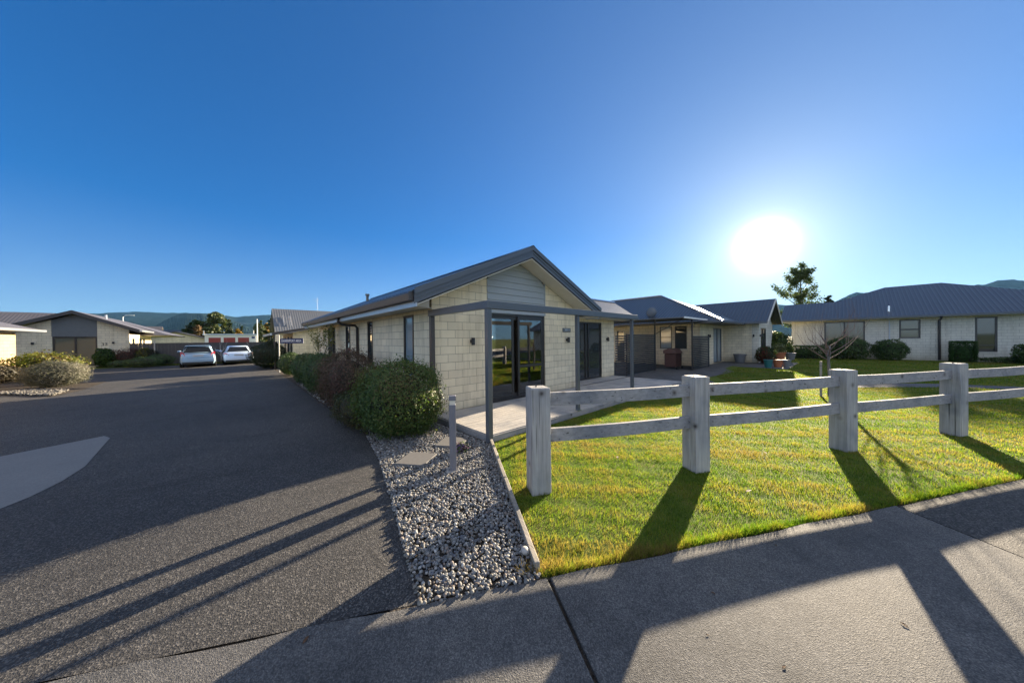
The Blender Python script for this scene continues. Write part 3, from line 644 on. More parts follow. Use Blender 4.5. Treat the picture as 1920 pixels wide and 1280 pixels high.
# ------------------------------------------------------------------ long house on the right
H3 = thing('block_house', 'long block house with wide dark roof behind the lawn at the right', 'house', (33, -10, 0))
w = MB(); wall(w, 'v', 30.5, -26, -3.0, 0, 2.95, [(-6.9, -4.85, .8, 2.72), (-9.3, -8.42, 1.45, 2.72), (-12.05, -11.3, .6, 2.72), (-18, -16, .3, 2.7)])
wall(w, 'u', -3.12, 30.62, 36, 0, 2.95, [(33.0, 35.5, .05, 2.3)]); w.prism([(30.5, -3.0, 2.95), (36.5, -3.0, 2.95), (33.45, -3.0, 4.2)], (0, -.12, 0))
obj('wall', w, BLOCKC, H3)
for a0, a1, z0, g, mu, tr_ in ((-6.9, -4.85, .8, CURTGLASS, (-5.9,), ()), (-9.3, -8.42, 1.45, CURTGLASS, (), (2.05,)), (-12.05, -11.3, .6, DKGLASS, (), (1.0,)), (-18, -16, .3, DKGLASS, (-17,), ())):
    opening(H3, 'window', 'v', 30.5, a0, a1, z0, 2.72 if a0 > -17 else 2.7, g, mull=mu, trans=tr_, fw=.08, sill=True)
r = MB(); E_, K = 29.9, .43
def zz(u): return 2.93 + K * (u - E_)
r.add([(E_, -2.3, 2.93), (E_, -27, 2.93), (33.45, -27, zz(33.45)), (33.45, -13.35, zz(33.45)), (36, -10.8, zz(36)), (36, -8.1, zz(36)), (33.45, -5.45, zz(33.45)), (33.45, -2.3, zz(33.45)),
       (37, -2.3, 2.93), (37, -5.45, 2.93), (37, -13.35, 2.93), (37, -27, 2.93), (39, -8.1, 3.5), (39, -10.8, 3.5),
       (E_, -2.3, 2.84), (E_, -27, 2.84), (37, -27, 2.84), (37, -2.3, 2.84)],
      [(0, 7, 6, 5, 4, 3, 2, 1), (7, 8, 9, 6), (3, 10, 11, 2), (6, 9, 12, 5), (4, 13, 10, 3), (5, 12, 13, 4), (0, 1, 15, 14), (0, 14, 17, 8, 7), (1, 2, 11, 16, 15), (14, 15, 16, 17)])
h3r = obj('roof', r, ROOFV, H3)
c = MB(); c.cyl(30.9, -8.0, zz(30.9) - .02, zz(30.9) + .38, .06, 10); obj('vent_pipe', c, BRIGHT, h3r)
b = MB(); b.box(29.77, 29.9, -27, -2.3, 2.83, 2.95); obj('gutter', b, PAINT, H3); b = MB(); b.box(29.9, 30.5, -26, -3.0, 2.80, 2.83); obj('soffit', b, SOFFIT, H3)
b = MB(); b.tube([(29.84, -10.02, 2.84), (29.95, -10.02, 2.7), (30.44, -10.02, 2.6), (30.44, -10.02, .05)], .06, 8); obj('downpipe', b, ALUM, H3)
b = MB(); b.tube([(30.47, -8.0, 2.8), (30.47, -8.0, .3)], .035, 8); obj('waste_pipe', b, simple('pale_pipe', (.45, .48, .52), .5), H3)

# ------------------------------------------------------------------ unit beyond the nearest house
H4 = thing('block_house', 'cream unit with low gable wall directly behind the nearest house along the driveway', 'house', (2.5, 19, 0))
w = MB(); wall(w, 'u', 18.3, -.35, 5.2, 0, 2.15); w.prism([(-.35, 18.3, 2.15), (5.2, 18.3, 2.15), (5.2, 18.3, 2.9), (2.6, 18.3, 2.95), (-.35, 18.3, 2.30)], (0, .12, 0))
wall(w, 'v', -.35, 18.42, 24, 0, 2.3, [(18.8, 19.6, .3, 2.05), (20.2, 21.2, .3, 2.05), (22.2, 23.0, .3, 2.05)]); wall(w, 'v', 5.2, 18.3, 24, 0, 2.3); obj('wall', w, BLOCK, H4)
for a in (18.8, 20.2, 22.2): opening(H4, 'window', 'v', -.35, a, a + (.8 if a != 20.2 else 1.0), .3, 2.05, DKGLASS)
r = MB(); slope_slab(r, 1, 2.6, 3.02, -1.44, 2.26, 17.9, 24.5, .05); slope_slab(r, 1, 2.6, 3.02, 6.2, 2.3, 17.9, 24.5, .05); obj('roof', r, ROOFV, H4)
b = MB(); b.prism([(2.6, 17.86, 3.06), (-1.44, 17.86, 2.28), (-1.44, 17.86, 2.12), (2.6, 17.86, 2.90)], (0, .04, 0)); obj('barge_board', b, TRIMBR, H4)
b = MB(); b.box(-1.55, -1.44, 17.9, 24.5, 2.10, 2.24); obj('gutter', b, FASCIA, H4)
for v_ in (18.0, 20.2, 22.5): 
    b = MB(); b.box(-1.36, -1.29, v_, v_ + .08, 0, 2.15); obj('post', b, ALUM, H4)

# steep-roofed house behind it
H5 = thing('block_house', 'grey steep roofed house with roof antenna rising behind the driveway sign', 'house', (6, 31, 0))
w = MB(); wall(w, 'v', -.2, 28.6, 33.4, 0, 2.6); w.prism([(-.2, 28.6, 2.6), (-.2, 33.4, 2.6), (-.2, 31, 4.75)], (.12, 0, 0)); wall(w, 'u', 28.6, -.08, 14, 0, 2.6); wall(w, 'u', 33.28, -.08, 14, 0, 2.6); obj('wall', w, BLOCK, H5)
r = MB(); slope_slab(r, 0, 31, 4.88, 28.0, 2.5, -.55, 14.5, .05); slope_slab(r, 0, 31, 4.88, 34.0, 2.5, -.55, 14.5, .05)
rr = obj('roof', r, m_roof('grey_roof_ribs_u', (.13, .135, .14), 0, .5), H5)
b = MB(); b.cyl(3.2, 31, 4.8, 6.2, .02, 6); b.box(2.8, 3.4, 30.98, 31.0, 6.0, 6.02); b.box(2.9, 3.3, 30.98, 31.0, 5.8, 5.82); obj('antenna', b, BRIGHT, H5)
b = MB()
for k in range(7): b.tube([(.2, 28.9 + k * .16, 3.28 + k * .13), (.75, 28.9 + k * .16, 3.28 + k * .13)], .014, 5)
b.tube([(.2, 28.8, 3.2), (.2, 30.0, 4.2)], .018, 5); b.tube([(.75, 28.8, 3.2), (.75, 30.0, 4.2)], .018, 5); obj('aerial_frame', b, BRIGHT, rr)

# ------------------------------------------------------------------ houses on the left
H6 = thing('block_house', 'gabled block house number 33 with wide shaded window across the driveway', 'house', (-11.5, 35, 0))
g0 = 31.0; RU6, RZ6 = -11.57, 4.06
def z6(u): return RZ6 - .5 * abs(u - RU6) * .88
w = MB(); wall(w, 'u', g0, -14.0, -9.15, 0, 2.4, [(-12.50, -10.62, .1, 2.24)])
w.prism([(-14.0, g0, 2.4), (-12.52, g0, 2.4), (-12.52, g0, z6(-12.52) - .25), (-14.0, g0, z6(-14.0) - .25)], (0, .12, 0)); w.prism([(-10.62, g0, 2.4), (-9.15, g0, 2.4), (-9.15, g0, z6(-9.15) - .25), (-10.62, g0, z6(-10.62) - .25)], (0, .12, 0))
wall(w, 'v', -9.27, g0 + .12, 39, 0, 2.4, [(31.9, 32.7, .6, 2.1), (34.2, 35.2, .9, 2.1), (35.6, 36.4, .9, 2.1)]); wall(w, 'v', -14.0, g0 + .12, 39, 0, 2.4); wall(w, 'u', 39, -14, -9.15, 0, 2.4); obj('wall', w, BLOCK, H6)
b = MB(); b.prism([(-12.52, g0 - .02, 2.24), (-10.62, g0 - .02, 2.24), (-10.62, g0 - .02, z6(-10.62) - .25), (RU6, g0 - .02, z6(RU6) - .25), (-12.52, g0 - .02, z6(-12.52) - .25)], (0, .05, 0))
for k in range(1, 8):
    zq = 2.24 + k * .17
    if zq < 3.3: b.box(-12.52, -10.62, g0 - .032, g0 - .02, zq, zq + .02)
obj('weatherboards', b, simple('grey_weatherboard', (.13, .14, .145), .6), H6)
opening(H6, 'window', 'u', g0, -12.50, -10.62, .1, 2.24, CURTGLASS, mull=(-11.56,), fw=.09, label='wide window with a centre bar and drawn cream blind')
for a0, a1, z0 in ((31.9, 32.7, .6), (34.2, 35.2, .9), (35.6, 36.4, .9)): opening(H6, 'window', 'v', -9.15, a0, a1, z0, 2.1, DKGLASS, sgn=-1, sill=False)
r = MB(); eL, eR = -14.6, -8.55; yr = 30.5
r.add([(eR, yr, z6(eR)), (eR, 40.2, z6(eR)), (RU6, 37.0, RZ6), (RU6, yr, RZ6), (eL, yr, z6(eL)), (eL, 40.2, z6(eL)), (eR, yr, z6(eR) - .05), (eL, yr, z6(eL) - .05), (RU6, yr, RZ6 - .05), (eR, 40.2, z6(eR) - .05), (eL, 40.2, z6(eL) - .05)],
      [(0, 1, 2, 3), (3, 2, 5, 4), (1, 5, 2), (0, 3, 8, 6), (3, 4, 7, 8), (1, 0, 6, 9), (4, 5, 10, 7)])
r.add([(-7.5, 34.5, 2.42), (-7.5, 46, 2.42), (-11.5, 42, 4.0), (-11.5, 38, 4.0), (-7.5, 34.5, 2.36), (-7.5, 46, 2.36), (-11.5, 34.5, 2.36), (-11.5, 46, 2.36)], [(0, 1, 2, 3), (0, 3, 6, 4), (1, 5, 7, 2), (4, 6, 7, 5)])
obj('roof', r, ROOFBR, H6)
b = MB()
for e in (eL, eR): b.prism([(RU6, yr - .04, RZ6 + .02), (e, yr - .04, z6(e) + .02), (e, yr - .04, z6(e) - .22), (RU6, yr - .04, RZ6 - .22)], (0, .038, 0))
obj('barge_board', b, TRIMBR, H6)
b = MB(); b.box(eR - .0, eR + .12, yr, 37, z6(eR) - .14, z6(eR) - .02); obj('gutter', b, FASCIA, H6)
b = MB(); b.cyl(-10.6, 33.0, z6(-10.6), z6(-10.6) + .32, .06, 8); obj('flue', b, BRIGHT, H6)
b = MB(); b.box(-13.3, -13.2, g0 - .1, g0, 1.7, 1.85); obj('wall_light', b, BLACK, H6); b = MB(); b.box(-9.95, -9.85, g0 - .1, g0, 1.7, 1.85); obj('wall_light', b, BLACK, H6)
text(H6, 'house_number', '33', .30, BLACK, (-10.30, g0 - .01, 1.66), (math.pi / 2, 0, 0), .006, sx=1.0)
b = MB(); b.box(-8.9, -7.8, 34.0, 34.1, 0.0, 1.55); b.box(-8.9, -7.8, 33.98, 34.12, 1.55, 1.62); obj('carport_wall', b, WHITE, H6)

H7 = thing('block_house', 'sunlit cream house corner with hip roof at the left edge of the view', 'house', (-15, 20, 0))
w = MB(); wall(w, 'v', -12.12, 12, 24.6, 0, 2.4); wall(w, 'u', 24.48, -20, -12.12, 0, 2.4); obj('wall', w, TANBLOCK, H7)
b = MB(); b.box(-12.0, -11.97, 12, 24.62, 0, .42); obj('plinth', b, CONCRETE, H7)
r = MB(); r.add([(-11.35, 12, 2.52), (-11.35, 25.4, 2.52), (-15.5, 21.2, 4.2), (-15.5, 12, 4.2), (-19.6, 25.4, 2.52), (-11.35, 12, 2.44), (-11.35, 25.4, 2.44), (-19.6, 25.4, 2.44), (-19.6, 12, 2.44)],
                [(0, 1, 2, 3), (1, 4, 2), (0, 5, 6, 1), (1, 6, 7, 4), (5, 8, 7, 6)]); obj('roof', r, ROOFBR, H7)
b = MB(); b.box(-11.35, -11.24, 12, 25.4, 2.41, 2.53); b.box(-12.0, -11.95, 12, 24.6, 2.36, 2.40); obj('gutter', b, FASCIA, H7)
H8 = thing('brown_roof_house', 'long brown ridged roof behind the house numbered 33', 'house', (-24, 40, 0))
w = MB(); w.box(-34, -16, 38, 44, 0, 2.4); obj('wall', w, BLOCK, H8); r = MB(); slope_slab(r, 0, 41, 4.45, 37.2, 2.5, -35, -13, .06); slope_slab(r, 0, 41, 4.45, 44.8, 2.5, -35, -13, .06); obj('roof', r, ROOFBRU, H8)
def far_house(label, x0, x1, y0, y1, zw, zrg, roofm, wallm, along=0, win=True):
    t = thing('far_house', label, 'house', ((x0 + x1) / 2, (y0 + y1) / 2, 0)); w = MB(); ym = (y0 + y1) / 2; xm = (x0 + x1) / 2
    w.box(x0, x1, y0, y1, 0, zw)
    if along == 0: w.prism([(x0, y0, zw), (x0, y1, zw), (x0, ym, zrg - .15)], (x1 - x0, 0, 0))
    else: w.prism([(x0, y0, zw), (x1, y0, zw), (xm, y0, zrg - .15)], (0, y1 - y0, 0))
    obj('wall', w, wallm, t); r = MB()
    if along == 0: slope_slab(r, 0, ym, zrg, y0 - .6, zw - .1, x0 - .5, x1 + .3, .08); slope_slab(r, 0, ym, zrg, y1 + .6, zw - .1, x0 - .5, x1 + .3, .08)
    else: slope_slab(r, 1, xm, zrg, x0 - .6, zw - .1, y0 - .5, y1 + .3, .08); slope_slab(r, 1, xm, zrg, x1 + .6, zw - .1, y0 - .5, y1 + .3, .08)
    obj('roof', r, roofm, t)
    if win:
        for q in (.25, .6):
            m_ = MB(); xx = x0 + (x1 - x0) * q; m_.box(xx, xx + 1.2, y0 - .05, y0 - .005, 1.0, 2.0); obj('window', m_, DKGLASS, t)
    return t
far_house('far brown roofed house with sunlit gable showing above the left house roof', -24, -13.9, 80, 86, 2.8, 4.9, ROOFBRU, BLOCK)
far_house('far dark roofed house with sunlit gable end above the steel fence', -16.2, -11.2, 78, 84, 2.6, 4.2, ROOFU, BLOCK)
far_house('far low brown roof sloping down behind the parked station wagon', -13.5, -5.0, 56, 66, 1.9, 3.3, ROOFBR, BLOCK, 1, False)
RB = thing('community_building', 'low white building with three red panels behind the parked cars', 'building', (-3, 56, 0))
b = MB(); b.box(-6.4, -.8, 55, 60, 0, 2.75); obj('wall', b, WHITE, RB, bevel=.02)
b = MB(); b.box(-6.6, -.6, 54.8, 60.2, 2.75, 2.95); obj('parapet', b, simple('pale_blue_cap', (.45, .52, .6), .5), RB)
for x in (-6.0, -4.45, -2.9):
    b = MB(); b.box(x, x + 1.25, 54.96, 54.998, .3, 2.4); obj('red_panel', b, simple('red_panel_paint', (.26, .04, .035), .6), RB)
b = MB(); b.box(-1.35, -.98, 54.96, 54.998, 2.25, 2.55); obj('blue_sign', b, simple('blue_sign_paint', (.03, .06, .18), .5), RB)
b = MB(); b.box(-6.5, -6.4, 54.6, 54.7, 2.75, 3.4); obj('corner_post', b, WHITE, RB); b = MB(); b.cyl(-.7, 54.6, 0, 5.2, .07, 8); obj('mast', b, WHITE, RB); b = MB(); b.cyl(-1.1, 55, 2.9, 3.5, .04, 6); obj('vent_pipe', b, WHITE, RB)

# ------------------------------------------------------------------ steel fence behind the cars
SF = thing('steel_fence', 'dark ribbed steel fence running behind the two parked cars', 'fence', (-4, 30.4, 0))
b = MB(); n = 0; x = -9.0
while x < .0:
    b.box(x, x + .13, 30.40, 30.412, .03, 1.66); b.box(x + .13, x + .19, 30.375, 30.39, .03, 1.66); x += .19
obj('fence_sheet', b, DARKFENCE, SF)
b = MB(); b.box(-9, 0, 30.36, 30.43, 1.662, 1.71); b.box(-9, 0, 30.37, 30.42, 0, .028); obj('rail', b, DARKFENCE, SF)
for x in (-9.0, -6.6, -4.2, -1.8, .05):
    b = MB(); b.box(x - .03, x + .03, 30.415, 30.475, 0, 1.70); obj('post', b, DARKFENCE, SF)

# ------------------------------------------------------------------ post and rail fence
FE = thing('post_and_rail_fence', 'chunky weathered timber post and rail fence along the lawn', 'fence', (2.5, -5.3, 0))
A0 = Vector((-.585, -3.585)); post_t = [0.0, 2.13, 4.78, 7.40, 10.05, 12.7]
pc = [A0 + FD * t for t in post_t]; ph = [1.165, 1.20, 1.19, 1.21, 1.2, 1.2]; hw = .110
for p, h in zip(pc, ph):
    b = MB(); L = [(-hw, -hw), (hw, -hw), (hw, hw), (-hw, hw)]
    rings = [(-.06, 0), (.4, .001), (.8, -.0005), (h - .012, 0), (h, -.012)]; vs = []
    for z, ins in rings:
        for i, (a, c) in enumerate(L):
            q = p + FD * (a * (1 - ins / hw if ins < 0 else 1)) + FN * (c * (1 + ins / hw if ins < 0 else 1)); 
            if ins < -.005: q = p + FD * a * .9 + FN * c * .9
            vs.append((q.x, q.y, z + (rnd.uniform(-.004, .004) if z > .9 else 0)))
    fs = [(3, 2, 1, 0), tuple(range(16, 20))]
    for j in range(4):
        for i in range(4): fs.append((j * 4 + i, j * 4 + (i + 1) % 4, (j + 1) * 4 + (i + 1) % 4, (j + 1) * 4 + i))
    b.add(vs, fs); po = obj('post', b, POSTW, FE, bevel=.004)
    b = MB(); q = p + FD * -.02; b.cyl(q.x, q.y, h - .005, h + .012, .008, 8); obj('bolt', b, BLACK, po)
for i in range(len(pc) - 1):
    d = (pc[i + 1] - pc[i]); l = d.length; d.normalize(); nn = Vector((-d.y, d.x))
    for zc, hh in ((1.02, .15), (.615, .15)):
        b = MB(); tw = rnd.uniform(-.008, .008); m = 8; vs = []
        for k in range(m + 1):
            t = hw - .03 + (l - 2 * hw + .06) * k / m; sag = -.010 * math.sin(math.pi * k / m)
            for a, c in ((-.026, -hh / 2), (.026, -hh / 2), (.026, hh / 2), (-.026, hh / 2)):
                q = pc[i] + d * t + nn * a; vs.append((q.x, q.y, zc + c + sag + tw * (k / m - .5) + rnd.uniform(-.0015, .0015)))
        fs = [(0, 1, 2, 3), tuple(range(m * 4, m * 4 + 4))[::-1]] + [(k * 4 + j, k * 4 + (j + 1) % 4, k * 4 + 4 + (j + 1) % 4, k * 4 + 4 + j) for k in range(m) for j in range(4)]
        b.add(vs, fs); obj('rail', b, RAILW, FE, bevel=.004)

# ------------------------------------------------------------------ gravel corner: edging, bollard light, slabs
E0 = Vector((-.03, -2.02)); E1 = Vector((-1.485, -4.39)); ed = (E1 - E0); el = ed.length; ed.normalize(); en = Vector((-ed.y, ed.x))
b = MB()
for k in range(2):
    a0, a1 = k * el / 2 + (.004 if k else 0), (k + 1) * el / 2; b.obox(E0 + en * (.006 * k), ed, en, a0, a1, -.02, .02, -.05, .085 - .008 * k)
tag(obj('timber_edging', b, EDGEW, bevel=.004), 'pale timber edging board between pebbles and lawn', 'edging')
BL = thing('bollard_light', 'grey square bollard light with louvre head standing in the pebbles', 'bollard', (-1.03, -2.50, 0))
def rbox(mb, cx, cy, s, z0, z1):
    d, n = ed, en; mb.obox(Vector((cx, cy)), (d.x, d.y), (n.x, n.y), -s, s, -s, s, z0, z1)
BP = simple('bollard_grey', (.16, .16, .18), .5)
b = MB(); rbox(b, -1.03, -2.50, .043, .01, .87); 
for o in (-.018, .018): b.obox(Vector((-1.03, -2.50)), (ed.x, ed.y), (en.x, en.y), -.046, .046, o - .006, o + .006, .02, .865)
obj('post', b, BP, BL, bevel=.004)
b = MB(); rbox(b, -1.03, -2.50, .036, .87, .925); obj('diffuser', b, simple('bollard_diffuser', (.62, .58, .48), .4), BL)
b = MB(); rbox(b, -1.03, -2.50, .046, .925, .985); obj('cap', b, BP, BL, bevel=.005)
b = MB(); rbox(b, -1.03, -2.50, .085, .0, .03); obj('footing', b, CONCRETE, BL)
for cx, cy, a, lab in ((-1.23, -1.86, .65, 'nearer dark stepping slab beside the large round bush'), (-.50, -1.60, .65, 'farther dark stepping slab behind the bollard light')):
    b = MB(); d = Vector((math.cos(a), math.sin(a))); n = Vector((-d.y, d.x)); b.obox(Vector((cx, cy)), d, n, -.215, .215, -.21, .21, .0, .05)
    tag(obj('stepping_slab', b, PAVER, bevel=.006), lab, 'paving slab', 'stepping slabs in the pebbles')

# ------------------------------------------------------------------ pebbles
def ico():
    bm = bmesh.new(); bmesh.ops.create_icosphere(bm, subdivisions=2, radius=1.0); bm.verts.ensure_lookup_table()
    V = np.array([v.co[:] for v in bm.verts]); F = np.array([[v.index for v in f.verts] for f in bm.faces]); bm.free(); return V, F
IV, IF = ico()
def inpoly(P, poly):
    x, y = P[:, 0], P[:, 1]; ins = np.zeros(len(P), bool); n = len(poly)
    for i in range(n):
        x0, y0 = poly[i]; x1, y1 = poly[(i + 1) % n]
        c = ((y0 > y) != (y1 > y)) & (x < (x1 - x0) * (y - y0) / (y1 - y0 + 1e-12) + x0); ins ^= c
    return ins
def pebbles(name, poly, n, smin, smax, seed, palette, zbase=.014, layers=.03):
    rs = np.random.RandomState(seed); P = []; lo = np.min(poly, 0); hi = np.max(poly, 0)
    while len(P) < n:
        q = lo + rs.rand(n, 2) * (hi - lo); P += list(q[inpoly(q, poly)])
    P = np.array(P[:n]); s = smin + (smax - smin) * rs.rand(n) ** 1.8
    R_ = np.stack([s * rs.uniform(.85, 1.25, n), s * rs.uniform(.7, .95, n), s * rs.uniform(.5, .8, n)], 1)
    th = rs.rand(n) * 6.283; tl = rs.normal(0, .45, n); tl2 = rs.normal(0, .45, n)
    W_ = IV[None] * R_[:, None, :]; W_ = W_ * (1 + .12 * np.sin(IV[None, :, 0] * 2.3 + th[:, None])[..., None])
    def rot(Wx, a, i, j):
        c, s2 = np.cos(a)[:, None], np.sin(a)[:, None]; A, B = Wx[..., i].copy(), Wx[..., j].copy(); Wx[..., i] = c * A - s2 * B; Wx[..., j] = s2 * A + c * B
    rot(W_, tl, 0, 2); rot(W_, tl2, 1, 2); rot(W_, th, 0, 1)
    z = zbase + R_[:, 2] * .6 + rs.rand(n) * layers
    W_[..., 0] += P[:, None, 0]; W_[..., 1] += P[:, None, 1]; W_[..., 2] += z[:, None]
    F = (IF[None] + (np.arange(n) * len(IV))[:, None, None]).reshape(-1, 3)
    pal = np.array(palette); ci = rs.randint(0, len(pal), n); col = pal[ci] * rs.uniform(.7, 1.25, (n, 1)); col = np.repeat(col, len(IF), 0)
    return struct(npmesh(name, W_.reshape(-1, 3), F, col, PEB, smooth=True), 'stuff')
PEB = m_attr('pebble', .65, .3, 60)
gpal = [(.14, .145, .145), (.19, .19, .185), (.10, .105, .11), (.24, .23, .215), (.16, .15, .13), (.33, .32, .30), (.12, .125, .14), (.19, .155, .13)]
gp_ = [fp(-.01, -.03), fp(-.83, -.03), (-1.92, -2.78), (-1.62, -1.5), (-1.40, -.2), (-.1, -.2), (-.1, -2.05), (-.16, -2.3)]
pebbles('pebbles', gp_, 15500, .009, .0185, 3, gpal, .008, .018)
pebbles('pebbles', [(-1.40, -.2), (-1.34, 9), (-.1, 9), (-.1, -.2)], 2600, .013, .026, 4, gpal)
pebbles('pebbles', [(-9.6, 14.2), (-8.9, 13.2), (-7.55, 11.5), (-7.6, 13.0), (-8.6, 14.3)], 1500, .02, .05, 5, [(.13, .12, .10), (.18, .165, .145), (.10, .092, .08)])
sheet('island_bed', [(-9.9, 14.4), (-8.9, 13.1), (-7.5, 11.35), (-7.3, 13), (-7.4, 16.4), (-10.5, 17.5)], .009, SOIL)
b = MB(); b.sphere((0, 0, 0), (.05, .035, .03), 9, 6); ro = obj('rock', b, simple('rock_grey', (.38, .36, .33), .8, 0, .4, .25, 30), smooth=True); ro.location = (-1.43, -4.22, .05); ro.rotation_euler = (.3, .4, .8)
tag(ro, 'pale angular rock at the foot of the timber edging end', 'rock')

# ------------------------------------------------------------------ grass
def grass(name, poly, n, hmin, hmax, wid, seed, palette, fade=None, z0=0.0, lean=.5):
    rs = np.random.RandomState(seed); lo = np.min(poly, 0); hi = np.max(poly, 0); P = np.zeros((0, 2)); 
    while len(P) < n:
        q = lo + rs.rand(n, 2) * (hi - lo); m = inpoly(q, poly)
        if fade:
            d = np.hypot(q[:, 0] + 3.08, q[:, 1] + 5.9); m &= rs.rand(n) < np.clip((fade / np.maximum(d, fade)) ** 1.5, 0, 1)
        P = np.concatenate([P, q[m]])
    P = P[:n]; d = np.hypot(P[:, 0] + 3.08, P[:, 1] + 5.9)
    def fbm(s, ph): return (np.sin(P[:, 0] * s + ph) * np.sin(P[:, 1] * s * 1.1 + ph * 2) + .6 * np.sin(P[:, 0] * s * 2.3 + P[:, 1] * s * 1.7 + ph) + .4 * np.sin(P[:, 0] * s * 5.1 - P[:, 1] * s * 4.3 + ph * 3)) / 2
    f1 = fbm(1.7, .4); f2 = fbm(4.3, 1.3)
    f3 = fbm(9.0, 2.1); h = rs.uniform(hmin, hmax, n) * (1 + .38 * f2 + .34 * f3); w_ = wid * np.maximum(1, d / 5.0) * rs.uniform(.7, 1.3, n)
    th = rs.rand(n) * 6.283; dx, dy = np.cos(th), np.sin(th); la = rs.rand(n) * 6.283; lm = h * rs.uniform(.1, 1.0, n) * lean
    B0 = np.stack([P[:, 0] - dx * w_ / 2, P[:, 1] - dy * w_ / 2, np.full(n, z0 - .004)], 1); B1 = np.stack([P[:, 0] + dx * w_ / 2, P[:, 1] + dy * w_ / 2, np.full(n, z0 - .004)], 1)
    T = np.stack([P[:, 0] + np.cos(la) * lm, P[:, 1] + np.sin(la) * lm, z0 + h], 1)
    V = np.stack([B0, B1, T], 1).reshape(-1, 3); F = np.arange(3 * n).reshape(n, 3)
    pal = np.array(palette); t = np.clip(.46 + .45 * f1 + .42 * f3 + .25 * f2 + rs.normal(0, .22, n), 0, .999) * (len(pal) - 1); i = t.astype(int); fr = (t - i)[:, None]
    col = (pal[i] * (1 - fr) + pal[np.minimum(i + 1, len(pal) - 1)] * fr) * rs.uniform(.75, 1.25, (n, 1))
    return struct(npmesh(name, V, F, col, GRASSM), 'stuff')
lawn_poly = [(-.02, -2.0), fp(0.02, .0), fp(3.4, .0), fp(14, .0), (15.2, -12), (14.4, -9.6), (13.9, -8.2), (12.9, -7.1), (11.3, -5.7), (9.8, -4.4), (8.9, -3.2), (8.7, -2.0)]
gcol = [(.048, .095, .012), (.085, .145, .016), (.125, .175, .020), (.185, .19, .030), (.25, .20, .07), (.20, .14, .06)]
grass('grass', lawn_poly, 260000, .014, .038, .0040, 21, gcol, 4.5)
grass('grass', [fp(.0, -.012), fp(12, -.012), fp(12, .06), fp(.0, .06)], 12000, .03, .075, .004, 22, gcol, 4.0, lean=.9)
grass('grass', [(9.7, -3.4), (10.6, -4.2), (12.0, -5.4), (13.8, -7.0), (14.9, -8.3), (15.5, -10.5), (29, -14), (29.5, -3.5), (24, -3.4), (22.9, -4.0), (17.5, -4.0), (17.5, -2.0), (15.5, -1.9), (12, -2.2)], 60000, .02, .04, .006, 23, gcol, 12)
grass('grass', [(-9, 28.35), (-.5, 28.35), (-.5, 30.2), (-9, 30.2)], 6000, .03, .06, .01, 24, gcol)
# dry tuft at the corner of the lawn
grass('dry_grass', [fp(-.12, .02), fp(.18, .02), fp(.18, .10), fp(-.12, .12)], 500, .03, .10, .003, 25, [(.22, .13, .05), (.32, .22, .10), (.16, .10, .05)], lean=1.2)

# ------------------------------------------------------------------ leaves, shrubs and trees
def leaf_arrays(P, Nn, size, rs, aspect=.5):
    n = len(P); N_ = Nn + rs.normal(0, .55, (n, 3)); N_ /= np.linalg.norm(N_, axis=1, keepdims=True) + 1e-9
    A = rs.normal(0, 1, (n, 3)); A -= (A * N_).sum(1, keepdims=True) * N_; A /= np.linalg.norm(A, axis=1, keepdims=True) + 1e-9; B = np.cross(N_, A)
    s = (size * rs.uniform(.6, 1.35, n))[:, None]
    V = np.stack([P - A * s, P + B * s * aspect - N_ * s * .12, P + A * s, P - B * s * aspect - N_ * s * .12], 1).reshape(-1, 3)
    return V, np.arange(4 * n).reshape(n, 4)
def tints(P, n, pal, rs, clump, var=.25):
    pal = np.array(pal); f = np.sin(P[:, 0] * clump + 1) * np.sin(P[:, 1] * clump * 1.3 + 2) + .7 * np.sin(P[:, 2] * clump * 1.1 + P[:, 0] * clump * .7)
    t = np.clip(.5 + .3 * f + rs.normal(0, .28, n), 0, .999) * (len(pal) - 1); i = t.astype(int); fr = (t - i)[:, None]
    return (pal[i] * (1 - fr) + pal[np.minimum(i + 1, len(pal) - 1)] * fr) * rs.uniform(1 - var, 1 + var, (n, 1))
